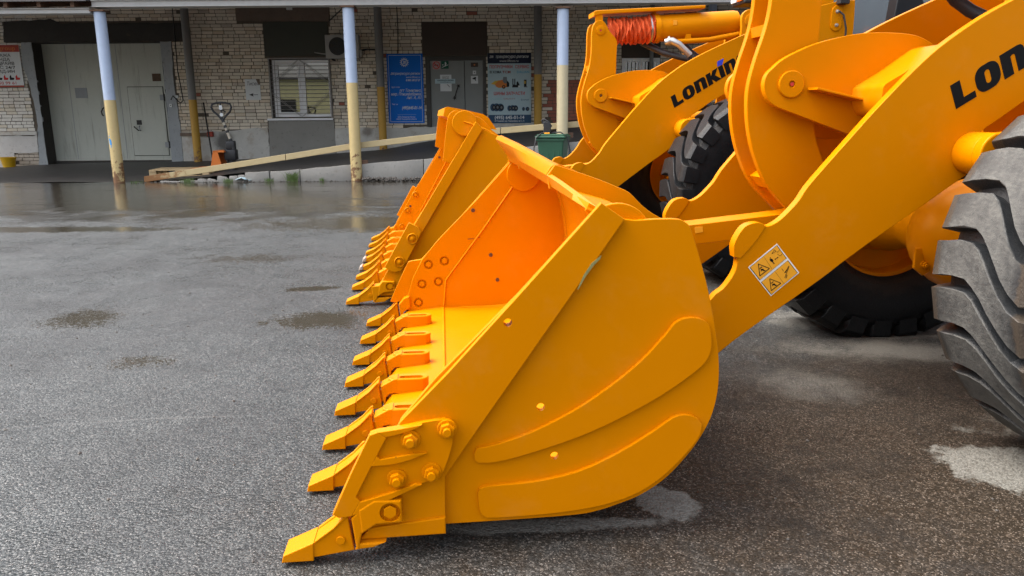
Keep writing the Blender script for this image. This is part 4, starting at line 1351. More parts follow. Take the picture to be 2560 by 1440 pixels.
tag(link_mesh('plastic_bag', bm, 's_pale', None, 0), 'crumpled whitish plastic bag lying where the kerb begins', 'litter')
bm = bmesh.new()
random.seed(15)
def pebble(x, y, z, r):
    vs_ = [bm.verts.new((x + r * a * random.uniform(.6, 1.2), y + r * b * random.uniform(.6, 1.2), z + r * c * random.uniform(.4, .8))) for a, b, c in ((1, 0, 0), (0, 1, 0), (-1, 0, 0), (0, -1, 0), (0, 0, 1), (0, 0, -1))]
    for f in ((0, 1, 4), (1, 2, 4), (2, 3, 4), (3, 0, 4), (1, 0, 5), (2, 1, 5), (3, 2, 5), (0, 3, 5)):
        bm.faces.new([vs_[q] for q in f])
for q in range(260):
    pebble(random.uniform(-2.9, -.6), random.uniform(15.05, 15.28), .01 + random.uniform(0, .05), random.uniform(.012, .05))
for q in range(120):
    pebble(random.uniform(-7.4, -3), random.uniform(15.1, 15.28), .005, random.uniform(.008, .025))
M['gravel'] = simple('kerb_gravel', (0.085, 0.075, 0.065), 0.85, 0, 0.4, 20)
link_mesh('kerb_gravel', bm, 'gravel', None, 0, 'stuff')
bm = bmesh.new()
for q in range(420):
    x, yy_ = random.uniform(-3.2, 3.0), random.uniform(1.9, 8.0)
    pebble(x, yy_, .002, random.choice((.003, .004, .004, .006, .009)))
link_mesh('grit', bm, 'gravel', None, 0, 'stuff')


# low building far across the yard, behind the camera: it is what the window panes mirror
M['opp'] = concrete('opposite_facade', (0.62, 0.57, 0.29), 0.15, 0.1)
t = wthing('opposite_building', 'pale yellow building across the yard, mirrored in the window panes', 'building', (-10, -42, 0))
box_part('wall', (-40, 20, -52, -42, -.2, 5.2), 'opp', t)
for q in range(9):
    x = -37 + q * 6.2
    box_part('window', (x, x + 2.2, -42.05, -41.97, 1.2, 3.2), 'glass', t)
box_part('roof', (-40.3, 20.3, -52.3, -41.6, 5.2, 5.4), 'roof', t)

# ------------------------------------------------------------------ wheel loaders (local axes: x to the rear, y to the far side)
def open_spline(pts, sub=4):
    out = []
    n = len(pts)
    P_ = [Vector(p) for p in pts]
    for i in range(n - 1):
        p1, p2 = P_[i], P_[i + 1]
        p0 = P_[i - 1] if i else p1 * 2 - p2
        p3 = P_[i + 2] if i + 2 < n else p2 * 2 - p1
        for k in range(sub):
            t = k / sub
            m1, m2 = (p2 - p0) * .5, (p3 - p1) * .5
            h = (2*t**3 - 3*t**2 + 1) * p1 + (t**3 - 2*t**2 + t) * m1 + (-2*t**3 + 3*t**2) * p2 + (t**3 - t**2) * m2
            out.append((h.x, h.y))
    out.append((P_[-1].x, P_[-1].y))
    return out

def hexa(cx, cz, r, a0=.3):
    return circle(cx, cz, r, 6, a0)

def bolt(parent, u, z, v, mat, s=1.0, d=-1, stud=True, name='bolt'):
    """washer, hexagon and stud sticking out of a plate, d = -1 towards the near side"""
    bm = bmesh.new()
    e = lambda a, b: (min(v + d * a, v + d * b), max(v + d * a, v + d * b))
    add_prism(bm, circle(u, z, .027 * s, 22), *e(-.002, .006 * s), .0015)
    add_prism(bm, hexa(u, z, .021 * s), *e(.006 * s, .022 * s), .002)
    if stud:
        add_prism(bm, circle(u, z, .0115 * s, 16), *e(.022 * s, .034 * s), .0015)
    return link_mesh(name, bm, mat, parent, 35)

def sunk_bolt(parent, u, z, v, mat, s=1.0, d=-1):
    bm = bmesh.new()
    add_lathe_v(bm, u, z, [(v + .002 * d, .034 * s), (v + .009 * d, .032 * s), (v + .011 * d, .030 * s), (v + .010 * d, .0285 * s), (v + .001 * d, .0275 * s), (v + .001 * d, .0)], 26)
    a, b = v, v + d * .011
    add_prism(bm, hexa(u, z, .0180 * s, .5), min(a, b), max(a, b), .002)
    return link_mesh('bolt', bm, mat, parent, 35)

def hex_in(parent, u, z, v0, v1, mat, r):
    bm = bmesh.new()
    add_prism(bm, hexa(u, z, r, .5), min(v0, v1), max(v0, v1), .0015)
    return link_mesh('bolt', bm, mat, parent, 35)

def tooth(parent, c, mat, tip=None):
    bm = bmesh.new()
    prof = [(.004, .016), (.008, .031), (.046, .047), (.090, .066), (.144, .104), (.184, .142), (.197, .036), (.10, .022)]
    add_prism(bm, prof, c - .039, c + .039, .003)
    add_prism(bm, [(.0, .012), (.005, .033), (.046, .050), (.089, .068), (.086, .013)], c - .044, c + .044, .0025)
    add_prism(bm, [(.092, .064), (.144, .102), (.184, .1405), (.184, .146), (.178, .145), (.144, .109), (.092, .071)], c - .043, c - .030, .002)
    add_prism(bm, [(.092, .064), (.144, .102), (.184, .1405), (.184, .146), (.178, .145), (.144, .109), (.092, .071)], c + .030, c + .043, .002)
    for s in (-1, 1):
        a, b = c + s * .040, c + s * .045
        add_prism(bm, circle(.162, .070, .0125, 14), min(a, b), max(a, b), .0015)
    o = link_mesh('tooth', bm, mat, parent, 35)
    if tip:
        bm = bmesh.new()
        add_prism(bm, [(-.004, .013), (.004, .038), (.026, .054), (.034, .036), (.026, .014)], c - .048, c + .048, .006)
        link_mesh('tooth_cap', bm, tip, parent, 35, label='bare worn tooth tip')
    return o

def adapter(parent, c, mat):
    bm = bmesh.new()
    add_prism(bm, [(.193, .128), (.246, .156), (.262, .158), (.262, .098), (.228, .094), (.213, .080), (.209, .042), (.203, .042)], c - .036, c + .036, .004)
    add_prism(bm, [(.15, .06), (.20, .06), (.20, .11), (.15, .11)], c - .027, c + .027, 0)
    z0, z1 = .096, .156
    outer = [(a, c + b) for a, b in stadium(.258, .352, 0, .036)]
    inner = [(a, c + b) for a, b in stadium(.282, .352, 0, .015)]
    add_prism(bm, outer, z0, .134, 0, 'z')
    n = len(outer)
    ob = [bm.verts.new((a, b, .134)) for a, b in outer]
    ot = [bm.verts.new((a, b, z1 - .003)) for a, b in outer]
    oc = [bm.verts.new((c0 + (a - c0) * .97, c + (b - c) * .92, z1)) for a, b in outer for c0 in (.305,)]
    it = [bm.verts.new((a, b, z1 - .002)) for a, b in inner]
    ib = [bm.verts.new((a, b, .1345)) for a, b in inner]
    for i in range(n):
        j = (i + 1) % n
        bm.faces.new((ob[i], ob[j], ot[j], ot[i]))
        bm.faces.new((ot[i], ot[j], oc[j], oc[i]))
        bm.faces.new((oc[i], oc[j], it[j], it[i]))
        bm.faces.new((it[i], it[j], ib[j], ib[i]))
    return link_mesh('tooth_adapter', bm, mat, parent, 35)

def make_bucket(root, P):
    W, mat = P['W'], P['mat']
    inner = open_spline(P['shell'])
    outer = []
    for i, p in enumerate(inner):
        a = Vector(inner[max(i - 1, 0)]); b = Vector(inner[min(i + 1, len(inner) - 1)])
        d = (b - a).normalized()
        outer.append((p[0] + d.y * .016, p[1] - d.x * .016))
    bm = bmesh.new()
    n = len(inner)
    iv = [[bm.verts.new((u, v, z)) for u, z in inner] for v in (.018, W - .018)]
    ov = [[bm.verts.new((u, v, z)) for u, z in outer] for v in (.018, W - .018)]
    for i in range(n - 1):
        bm.faces.new((iv[0][i], iv[1][i], iv[1][i + 1], iv[0][i + 1]))
        bm.faces.new((ov[0][i], ov[0][i + 1], ov[1][i + 1], ov[1][i]))
    for i in (0, n - 1):
        bm.faces.new((iv[0][i], ov[0][i], ov[1][i], iv[1][i]))
    for s in (0, 1):
        for i in range(n - 1):
            bm.faces.new((iv[s][i], iv[s][i + 1], ov[s][i + 1], ov[s][i]))
    bk = link_mesh('bucket', bm, mat, root, 35, label=P['label'])
    for a, b in ((0, .02), (W - .02, W)):
        o = part('side_plate', P['plate'], a, b, mat, bk, .002, spl=True)
        if a == 0 and P['outer_holes']:
            bool_cut(o, [(u, z, .0115, -.03, .05) for u, z in P['outer_holes']])
        elif a > 0 and P['first']:
            bool_cut(o, [(u, z, .027, W - .026, W - .008) for u, z in P['inner_bolts']])
    for a, b in ((-.022, 0.0), (W, W + .022)):
        o = part('edge_strip', P['strip'], a, b, mat, bk, .002)
        if a < 0 and P['outer_holes']:
            bool_cut(o, [(*P['outer_holes'][0], .0115, -.04, .05)])
    bm = bmesh.new()
    add_prism(bm, P['blade'], -.030, W + .030, .004)
    link_mesh('cutting_edge', bm, mat, bk, 35)
    # weld seams
    bm = bmesh.new(); add_tube(bm, [(P['blade'][2][0] + .004, .03, P['blade'][2][1] - .003), (P['blade'][2][0] + .004, W - .03, P['blade'][2][1] - .003)], .007, 8)
    link_mesh('weld_seam', bm, mat, bk, 60)
    for v in (.022, W - .022):
        bm = bmesh.new()
        add_tube(bm, [(u, v, z) for u, z in inner[2:]], .008, 6)
        link_mesh('weld_seam', bm, mat, bk, 60)
    if P.get('fold'):
        bm = bmesh.new()
        for v in (W - .0205,):
            add_tube(bm, [(u, v, z) for u, z in P['fold']], .006, 6)
        link_mesh('weld_seam', bm, mat, bk, 60)
    # teeth and adapters
    for i, c in enumerate(P['teeth']):
        tooth(bk, c, mat, P['tips'].get(i))
        if 0 < i < len(P['teeth']) - 1:
            adapter(bk, c, mat)
    ca = P['corner']
    for s in (0, 1):
        mv = (lambda a, b: (a, b)) if s == 0 else (lambda a, b: (W - b, W - a))
        bm = bmesh.new()
        add_prism(bm, ca['nose'], *mv(-.052, .034), .005)
        add_prism(bm, ca['cheek'], *mv(-.054, -.024), .005)
        add_prism(bm, ca['jaw'], *mv(-.050, .030), .004)
        o = link_mesh('corner_adapter', bm, mat, bk, 35)
        if s == 0:
            bool_cut(o, [(*ca['bolt'], .0285, -.07, -.041)])
    hex_in(bk, ca['bolt'][0], ca['bolt'][1], -.042, -.053, mat, .0195)
    # side cutters
    for s in (0, 1):
        mv = (lambda a, b: (a, b)) if s == 0 else (lambda a, b: (W - b, W - a))
        bm = bmesh.new()
        add_prism(bm, spline(P['cutter'], 2, 30), *mv(*P['cutter_v']), .002)
        for rp_ in P['cutter_ribs']:
            add_prism(bm, spline(rp_, 2, 30), *mv(P['cutter_v'][0] - .012, P['cutter_v'][0] + .004), .002)
        link_mesh('side_cutter', bm, mat, bk, 35)
    for u, z in P['cutter_bolts']:
        if P.get('sunk'):
            sunk_bolt(bk, u, z, P['cutter_v'][0], mat, 1.05)
            bolt(bk, u, z, P['cutter_v'][0], mat, .62)
        else:
            bolt(bk, u, z, P['cutter_v'][0], mat)
    for u, z in P['inner_bolts']:
        if P['first']:
            hex_in(bk, u, z, W - .008, W - .021, mat, .0175)
        else:
            sunk_bolt(bk, u, z, W - .02, mat, .9)
    for u, z in P['inner_holes']:
        bm = bmesh.new(); add_prism(bm, circle(u, z, .0115, 16), W - .0225, W - .019, .0005); link_mesh('bolt_hole', bm, 'brown', bk, 0)  # holes drawn as dark brown discs lying on the plate
    for pts in P['wear']:
        part('wear_plate', pts, -.013, .001, mat, bk, .0012, spl=True)
        part('wear_plate', pts, W - .001, W + .013, mat, bk, .0012, spl=True)
    # upper lip, spill guard and the hinge plates that close its ends
    lip = P['lip']
    e0 = P['shell'][-1]
    bm = bmesh.new()
    r0 = [bm.verts.new((e0[0], v, e0[1])) for v, u, z in lip]
    r1 = [bm.verts.new((u, v, z)) for v, u, z in lip]
    r2 = [bm.verts.new((u + .016, v, z + .004)) for v, u, z in lip]
    r3 = [bm.verts.new((e0[0] + .02, v, e0[1] + .002)) for v, u, z in lip]
    for i in range(len(lip) - 1):
        for a, b in ((r0, r1), (r1, r2), (r2, r3)):
            bm.faces.new((a[i], a[i + 1], b[i + 1], b[i]))
    link_mesh('upper_lip', bm, mat, bk, 40)
    bm = bmesh.new()
    rows = [[bm.verts.new((q[0], v, q[1])) for q in sec] for v, *sec in P['guard']]
    n = len(rows[0])
    for a, b in zip(rows, rows[1:]):
        for i in range(n):
            bm.faces.new((a[i], b[i], b[(i + 1) % n], a[(i + 1) % n]))
    bm.faces.new(rows[0]); bm.faces.new(rows[-1][::-1])
    link_mesh('spill_guard', bm, mat, bk, 40)
    for v in P['end_v']:
        part('hinge_plate', P['end_plate'], v, v + .022, mat, bk, .002, spl=True)
    for (u, z, r) in P['discs']:
        for a, b in ((.02, .036), (W - .036, W - .02)):
            bm = bmesh.new()
            add_prism(bm, circle(u, z, r, 36), a, b, .003)
            link_mesh('corner_gusset', bm, mat, bk, 35)
    # hinge lugs on the back
    c = P['c']
    for v in (c - .42, c + .38):
        part('hinge_lug', P['lug'], v, v + .035, mat, bk, .002, spl=True)
    for v in (c - .12, c + .085):
        part('hinge_lug', P['rod_lug'], v, v + .035, mat, bk, .002, spl=True)
    return bk

def make_tyre(wheel, mat, side):
    bm = bmesh.new()
    half = [(-.165, .325), (-.203, .36), (-.234, .43), (-.242, .51), (-.231, .572), (-.200, .610), (-.10, .624), (0, .626)]
    prof = half + [(-t, r) for t, r in half[-2::-1]]
    add_lathe_v(bm, 0, 0, prof, 80)
    NL, R = 26, .675
    def ease(q):
        q = max(0.0, min(1.0, q))
        return q * q * (3 - 2 * q)
    # bars cross the whole tread and hook downwards on the outer half
    bar = [(.252, .565, .552), (.249, .632, .572), (.218, .667, .596), (.16, .674, .614), (.10, .675, .620), (.04, .675, .622), (.0, .676, .622), (-.04, .676, .622), (-.08, .676, .621), (-.12, .675, .619), (-.16, .673, .614), (-.205, .668, .598), (-.243, .645, .576), (-.250, .572, .554)]
    phi = lambda t: -.030 * ease((.23 - t) / .14) + .30 * ease((.05 - t) / .27)
    random.seed(77)
    if True:
        for k in range(NL):
            th0 = 2 * PI * k / NL
            rows = []
            for i, (t, rt, rb) in enumerate(bar):
                w_ = .0600 / R * (.90 if i < 2 or i > 11 else 1.0) * (1.0 - .10 * ease((.02 - t) / .1) + .10 * ease((-.14 - t) / .06))
                a = th0 + phi(t)
                row = []
                for da, rr in ((-w_ * 1.05, rb), (-w_ * 1.0, rt - .004), (-w_ * .965, rt), (w_ * .965, rt), (w_ * 1.0, rt - .004), (w_ * 1.05, rb)):
                    rj = rr + random.uniform(-.0015, .0015)
                    ja = random.uniform(-.003, .003)
                    row.append(bm.verts.new((rj * math.cos(a + da + ja), side * t, rj * math.sin(a + da + ja))))
                rows.append(row)
            for a, b in zip(rows, rows[1:]):
                for q in range(5):
                    bm.faces.new((a[q], a[q + 1], b[q + 1], b[q]))
            bm.faces.new(rows[0]); bm.faces.new(rows[-1][::-1])
    return link_mesh('tyre', bm, mat, wheel, 28)

def make_wheel(root, u, v, z, side, mat, rubber_mat, rot):
    bm = bmesh.new()
    s = side
    add_lathe_v(bm, 0, 0, [(-.17, .335), (-.175, .36), (-.16, .36), (-.15, .31), (-.02, .295), (.10, .30), (.15, .31), (.16, .36), (.175, .36), (.17, .335)], 48)
    add_lathe_v(bm, 0, 0, [(s * .02, .30), (s * .05, .22), (s * .10, .20), (s * .12, .12), (s * .12, .0)], 40)
    add_lathe_v(bm, 0, 0, [(-s * .06, .30), (-s * .05, .2), (-s * .09, .17), (-s * .09, .0)], 40)
    wh = link_mesh('wheel', bm, mat, root, 35)
    wh.location = (u, v, z)
    wh.scale = (1.035, 1.0, 1.035)
    ty = make_tyre(wh, rubber_mat, -s)
    ty.rotation_euler = (0, rot, 0)
    for k in range(12):
        a = 2 * PI * k / 12
        bm = bmesh.new()
        y0 = s * .06
        add_prism(bm, hexa(.205 * math.cos(a), .205 * math.sin(a), .016), min(y0, y0 + s * .04), max(y0, y0 + s * .04), .002)
        link_mesh('lug_nut', bm, mat, wh, 35)
    return wh

ARM = [(1.234, .194), (1.45, .503), (1.511, .561), (1.538, .597), (1.556, .632), (1.561, .669), (1.553, .685), (1.547, .726), (1.560, .765), (1.582, .796), (1.612, .807), (1.64, .808),
       (1.664, .796), (1.693, .804), (1.726, .827), (1.758, .86), (1.785, .892), (1.818, .945), (1.895, 1.037), (1.977, 1.132), (2.027, 1.19), (2.102, 1.272), (2.158, 1.331),
       (2.246, 1.415), (2.332, 1.481), (2.421, 1.540), (2.52, 1.594), (2.64, 1.652), (2.80, 1.722), (2.95, 1.784), (3.2, 1.880), (3.45, 1.962), (3.65, 2.01), (3.755, 2.015), (3.765, 1.99), (3.765, 1.72), (3.72, 1.67),
       (3.32, 1.60), (3.035, 1.468), (2.832, 1.361), (2.653, 1.262), (2.538, 1.182), (2.477, 1.14), (2.44, 1.09), (2.425, 1.03), (2.432, .974),
       (2.394, .949), (2.28, .868), (2.153, .781), (1.982, .657), (1.905, .597), (1.796, .519), (1.692, .447), (1.574, .362), (1.508, .308), (1.345, .173), (1.27, .15)]
BOSS = [(1.547, .683), (1.543, .726), (1.558, .765), (1.582, .797), (1.612, .809), (1.64, .810), (1.662, .797), (1.636, .753), (1.60, .708), (1.571, .677)]
BELL = [(1.779, 1.79), (1.786, 1.845), (1.800, 1.874), (1.82, 1.889), (1.846, 1.895), (1.876, 1.886), (1.899, 1.856), (1.925, 1.811), (1.982, 1.742), (1.982, 1.643), (1.981, 1.481), (1.983, 1.291), (1.989, 1.159),
        (2.005, 1.09), (2.041, 1.004), (2.076, .918), (2.118, .83), (2.14, .765), (2.125, .715), (2.08, .695), (2.03, .705), (1.954, .766), (1.895, .823), (1.837, .880), (1.792, .937), (1.753, 1.015),
        (1.725, 1.092), (1.706, 1.18), (1.699, 1.268), (1.706, 1.342), (1.727, 1.428), (1.753, 1.512), (1.768, 1.577), (1.776, 1.642), (1.779, 1.72)]
BRK = [(1.731, 1.305), (1.732, 1.335), (1.742, 1.36), (1.762, 1.38), (1.801, 1.413), (1.875, 1.450), (1.949, 1.477), (2.07, 1.504), (2.179, 1.513), (2.309, 1.507), (2.378, 1.486), (2.423, 1.454), (2.452, 1.378),
       (2.443, 1.286), (2.388, 1.177), (2.295, 1.099), (2.16, 1.097), (2.099, 1.121), (1.828, 1.217), (1.792, 1.230), (1.762, 1.248), (1.742, 1.273)]
BEAM = [(2.094, 1.284), (2.10, 1.305), (2.125, 1.322), (2.192, 1.362), (2.284, 1.425), (2.325, 1.450), (2.365, 1.455), (2.39, 1.43), (2.385, 1.39), (2.34, 1.34), (2.25, 1.25), (2.17, 1.20), (2.12, 1.20), (2.096, 1.24)]
ROD = [(1.31, .72), (1.33, .755), (1.40, .752), (1.487, .751), (1.70, .771), (1.907, .792), (2.06, .815), (2.11, .80), (2.13, .76), (2.105, .72), (2.05, .715), (1.912, .708), (1.699, .685), (1.516, .668), (1.36, .662), (1.32, .68)]
TOWER = [(2.985, 1.76), (2.985, 1.92), (3.01, 1.965), (3.06, 1.985), (3.12, 1.97), (3.30, 2.00), (3.38, 2.20), (3.48, 2.48), (3.60, 2.55), (3.70, 2.55), (3.74, 2.45), (3.75, 2.0), (3.80, 1.6), (3.95, .75), (3.6, .55), (3.1, .55), (2.95, .80), (2.93, 1.2)]
GREASE = (3.62, 1.88)
E1, E2 = Vector((.860, .511)), Vector((-.511, .860))
def letters():
    H = .0885
    X0 = 0.0
    sets = []
    def put(poly, adv):
        nonlocal X0
        sets.append([(X0 + (a + b * .155) * H, b * H) for a, b in poly])
        X0 += adv * H
    put([(0, 0), (.98, 0), (.98, .27), (.45, .27), (.45, 1), (0, 1)], 1.08)
    def rr(x0, x1, y0, y1, r, n=6):
        p = []
        for cx, cy, a0 in ((x1 - r, y0 + r, -PI / 2), (x1 - r, y1 - r, 0), (x0 + r, y1 - r, PI / 2), (x0 + r, y0 + r, PI)):
            p += [(cx + r * math.cos(a0 + PI / 2 * k / n), cy + r * math.sin(a0 + PI / 2 * k / n)) for k in range(n + 1)]
        return p
    o_out = rr(0, 1.14, -.02, 1.02, .42)
    o_in = rr(.45, .70, .24, .78, .12)
    k = len(o_out) // 2
    # the ring as two halves that meet end to end
    def halves(a, b):
        n = len(a); q = n // 2
        h1 = a[:q + 1] + b[:q + 1][::-1]
        h2 = a[q:] + [a[0]] + [b[0]] + b[q:][::-1]
        return h1, h2
    h1, h2 = halves(o_out, o_in)
    sets.append([(X0 + (a + b * .155) * H, b * H) for a, b in h1])
    put(h2, 1.24)
    npoly = [(0, 0), (.45, 0), (.45, .72), (.52, .76), (.62, .76), (.66, .70), (.66, 0), (1.11, 0), (1.11, .74), (1.07, .88), (.98, .97), (.84, 1.0), (0, 1.0)]
    put(npoly, 1.22)
    put([(0, 0), (.45, 0), (.45, .36), (.72, 0), (1.26, 0), (.82, .54), (1.22, 1), (.72, 1), (.45, .66), (.45, 1), (0, 1)], 1.26)
    xi = X0
    put([(0, 0), (.45, 0), (.45, 1), (0, 1)], .56)
    flag = [(xi + (a + b * .155) * H, b * H) for a, b in ((-.02, 1.08), (.46, 1.0), (.74, 1.40), (.12, 1.46))]
    put(npoly, 1.22)
    put([(.42, 0), (1.12, 0), (1.12, .56), (.62, .56), (.62, .40), (.70, .40), (.70, .24), (.50, .24), (.45, .30), (.45, .70), (.50, .77), (.68, .77), (.68, .66), (1.12, .66), (1.12, .80), (1.05, .93), (.90, 1.0), (.28, 1.0), (.12, .94), (.03, .80), (0, .6), (0, .25), (.08, .1), (.22, .02)], 1.2)
    return sets, flag
LETTERS, FLAG = letters()

def make_loader(name, label, loc, rz, P):
    mat, c, W = P['mat'], P['c'], P['W']
    du, dz = P['shift']
    t = thing(name, label, 'wheel loader', loc, rz, 'yellow wheel loaders parked side by side')
    sh = lambda pts: [(a + du, b + dz) for a, b in pts]
    bk = make_bucket(t, P)
    # boom
    arms = []
    for v in (c - .4725, c + .4325):
        a = part('boom_arm', sh(ARM), v, v + .04, mat, t, .0025, spl=True)
        arms.append(a)
        bm = bmesh.new(); add_prism(bm, spline(sh(BOSS)), v - .004 if v < c else v - .004, v + .044, .002)
        link_mesh('hinge_boss', bm, mat, a, 35)
    va = c - .4725
    gu, gz = GREASE[0] + du, GREASE[1] + dz
    bm = bmesh.new()
    add_prism(bm, [(gu + b_, gz + a_) for a_, b_ in stadium(-.05, .05, 0, .043)], va - .010, va, .002)
    link_mesh('grease_plate', bm, mat, arms[0], 35)
    for q in (-.05, .05):
        bm = bmesh.new(); add_prism(bm, circle(gu, gz + q, .014, 16), va - .014, va - .010, .001); add_prism(bm, hexa(gu, gz + q, .009), va - .03, va - .014, .001)
        link_mesh('grease_nipple', bm, 'steel', arms[0], 35)
    bm = bmesh.new(); add_tube(bm, [(gu + .002, va - .032, gz + .05), (gu + .035, va - .045, gz + .02), (gu + .062, va - .045, gz - .08), (gu + .066, va - .04, gz - .25)], .0075, 8)
    link_mesh('grease_hose', bm, 'hose', arms[0], 50)
    bm = bmesh.new(); add_box(bm, gu - .01, gu + .07, va - .06, va, gz + .10, gz + .17, .006); link_mesh('valve_block', bm, 'black', arms[0], 35)
    bm = bmesh.new(); add_prism(bm, spline(sh(BEAM), 4, 60), c - .432, c + .432, 0); link_mesh('cross_beam', bm, mat, t, 60)
    for v in (c - .2175, c + .1825):
        b = part('pivot_bracket', sh(BRK), v, v + .035, mat, t, .0025, spl=True)
        d = -1 if v < c else 1
        bm = bmesh.new()
        vo = v if d < 0 else v + .035
        rib = [(1.906, 1.300), (2.0, 1.279), (2.10, 1.256), (2.171, 1.238)]
        up = sh([(a_, b_ + .004) for a_, b_ in rib]); dn = sh([(a_, b_ - .005) for a_, b_ in rib])
        add_prism(bm, up + dn[::-1], min(vo, vo + d * .085), max(vo, vo + d * .085), .002)
        link_mesh('stiffener_rib', bm, mat, b, 35)
        bm = bmesh.new()
        pu, pz = 1.838 + du, 1.318 + dz
        e0, e1 = vo, vo + d * .010
        add_lathe_v(bm, pu, pz, [(vo, .052), (e1, .052), (e1 + d * .002, .049), (e1 + d * .002, .014), (e1 - d * .006, .012), (e1 - d * .006, .0)], 32)
        link_mesh('pivot_pin', bm, mat, b, 35)
        bm = bmesh.new(); add_prism(bm, circle(pu + .002, pz, .008, 12), min(vo + d * .005, vo + d * .009), max(vo + d * .005, vo + d * .009), .001)
        link_mesh('grease_cap', bm, 'red_cap' if P['first'] else 'brown', b, 0)
    bell = None
    for v in (c - .1325, c + .045):
        o = part('rocker_arm', sh(BELL), v, v + .035, mat, t, .0025, spl=True)
        bell = bell or o
    for sp in ([(1.765, 1.555), (1.80, 1.56), (1.805, 1.525), (1.772, 1.515)], [(1.80, .945), (1.835, .90), (1.86, .925), (1.825, .965)]):
        part('spacer', sh(sp), c - .0975, c + .045, mat, bell, .003)
    for cu_, cz_, r_ in ((1.838, 1.318, .075), (2.085, .765, .045)):
        bm = bmesh.new(); add_tube(bm, [(cu_ + du, c - .165, cz_ + dz), (cu_ + du, c + .165, cz_ + dz)], r_, 24)
        link_mesh('pivot_tube', bm, mat, bell, 40)
    bm = bmesh.new()
    for v in (c - .1325, c + .080):
        d = -1 if v < c else 1
        add_lathe_v(bm, 1.848 + du, 1.820 + dz, [(v, .036), (v + d * .007, .036), (v + d * .008, .033), (v + d * .008, .009), (v + d * .003, .008), (v + d * .003, 0)], 24)
    link_mesh('pivot_pin', bm, mat, bell, 35)
    bm = bmesh.new(); add_prism(bm, circle(1.848 + du, 1.820 + dz, .007, 10), c - .1395, c - .136, 0); link_mesh('grease_cap', bm, 'red_cap', bell, 0)
    rod = part('link_rod', sh(ROD), c - .0900, c + .0380, mat, t, .0025, spl=True)
    bm = bmesh.new(); add_prism(bm, sh([(1.519, .741), (1.553, .745), (1.556, .721), (1.523, .716)]), c - .0920, c - .0900, 0); link_mesh('maker_plate', bm, 'decal_yellow', rod, 0)
    # tilt cylinder with its cloth bellows
    A, B = Vector((1.848 + du, c, 1.820 + dz)), Vector((3.06 + du, c, 1.895 + dz))
    ax = (B - A).normalized()
    at = lambda s: tuple(A + ax * s)
    bm = bmesh.new()
    R0 = .104
    add_tube(bm, [at(.475), at(.48), at(1.135), at(1.165), at(1.175)], [.07, R0, R0, R0 * .95, R0 * .8], 40)
    add_tube(bm, [at(.462), at(.466), at(.505), at(.509)], [.08, .115, .115, R0], 40)
    add_tube(bm, [at(1.17), at(1.24)], .06, 20)
    cyl = link_mesh('tilt_cylinder', bm, mat, t, 35)
    bm = bmesh.new()
    random.seed(4)
    NB, SG = 12, 48
    rings = []
    for q in range(NB * 4 + 1):
        s_ = .095 + .375 * q / (NB * 4)
        ph = (0.0, .6, 1.0, .6)[q % 4]
        rr_ = .082 + .026 * ph + (.006 if q > NB * 3.3 else 0)
        fold = q // 4
        ring = []
        ctr = Vector(at(s_)) + Vector((0, 0, -.007 * math.sin(q / (NB * 4) * PI)))
        sx, sy = frame_of(ax)
        for k in range(SG):
            a_ = 2 * PI * k / SG
            wob = 1 + .035 * math.sin(3 * a_ + fold * 1.7) + .03 * math.sin(7 * a_ + fold * 2.9) * ph + random.uniform(-.012, .012)
            lean = ax * (.010 * math.sin(2 * a_ + fold * .9) + .007 * math.sin(5 * a_ + fold * 2.2))
            ring.append(bm.verts.new(ctr + (sx * math.cos(a_) + sy * math.sin(a_)) * rr_ * wob + lean))
        rings.append(ring)
    for a_, b_ in zip(rings, rings[1:]):
        for k in range(SG):
            bm.faces.new((a_[k], a_[(k + 1) % SG], b_[(k + 1) % SG], b_[k]))
    bm.faces.new(rings[0][::-1]); bm.faces.new(rings[-1])
    link_mesh('bellows', bm, 'orange_cloth', cyl, 60)
    bm = bmesh.new(); add_tube(bm, [at(.425), at(.438)], .111, 36); link_mesh('hose_clamp', bm, 'steel', cyl, 50)
    bm = bmesh.new(); add_prism(bm, [(at(.60)[0], at(.60)[2] + .01), (at(.63)[0], at(.63)[2] + .01), (at(.63)[0], at(.63)[2] + .045), (at(.60)[0], at(.60)[2] + .045)], c - .107, c - .095, 0)
    link_mesh('maker_plate', bm, 'decal_yellow', cyl, 0)
    bm = bmesh.new()
    add_tube(bm, [at(.02), at(.47)], .035, 16)
    link_mesh('piston_rod', bm, 'steel', cyl, 40)
    bm = bmesh.new()
    add_prism(bm, [(1.80 + du, 1.965 + dz), (1.82 + du, 1.975 + dz), (2.712 + du, 2.022 + dz), (2.712 + du, 1.998 + dz), (1.86 + du, 1.945 + dz), (1.80 + du, 1.93 + dz)], c - .10, c + .10, .006)
    add_prism(bm, [(1.815 + du, 1.88 + dz), (1.88 + du, 1.88 + dz), (1.872 + du, 1.955 + dz), (1.815 + du, 1.95 + dz)], c - .09, c - .078, .002)
    add_box(bm, 2.30 + du, 2.33 + du, c - .02, c + .02, 1.93 + dz, 2.0 + dz)
    link_mesh('rod_guard', bm, mat, cyl, 35)
    bm = bmesh.new()
    add_tube(bm, [(2.40 + du, c - .09, 1.735 + dz), (2.75 + du, c - .09, 1.755 + dz), (3.0 + du, c - .09, 1.80 + dz)], .022, 10)
    add_box(bm, 2.56 + du, 2.60 + du, c - .10, c - .06, 1.74 + dz, 1.80 + dz)
    link_mesh('oil_pipe', bm, mat, cyl, 40)
    bm = bmesh.new()
    hz0, dz = dz, dz + (.14 if P['first'] else 0)
    add_tube(bm, [(2.385 + du, c - .12, 1.735 + dz), (2.43 + du, c - .15, 1.74 + dz), (2.48 + du, c - .16, 1.715 + dz), (2.575 + du, c - .165, 1.63 + dz)], [.028, .030, .026, .026], 12)
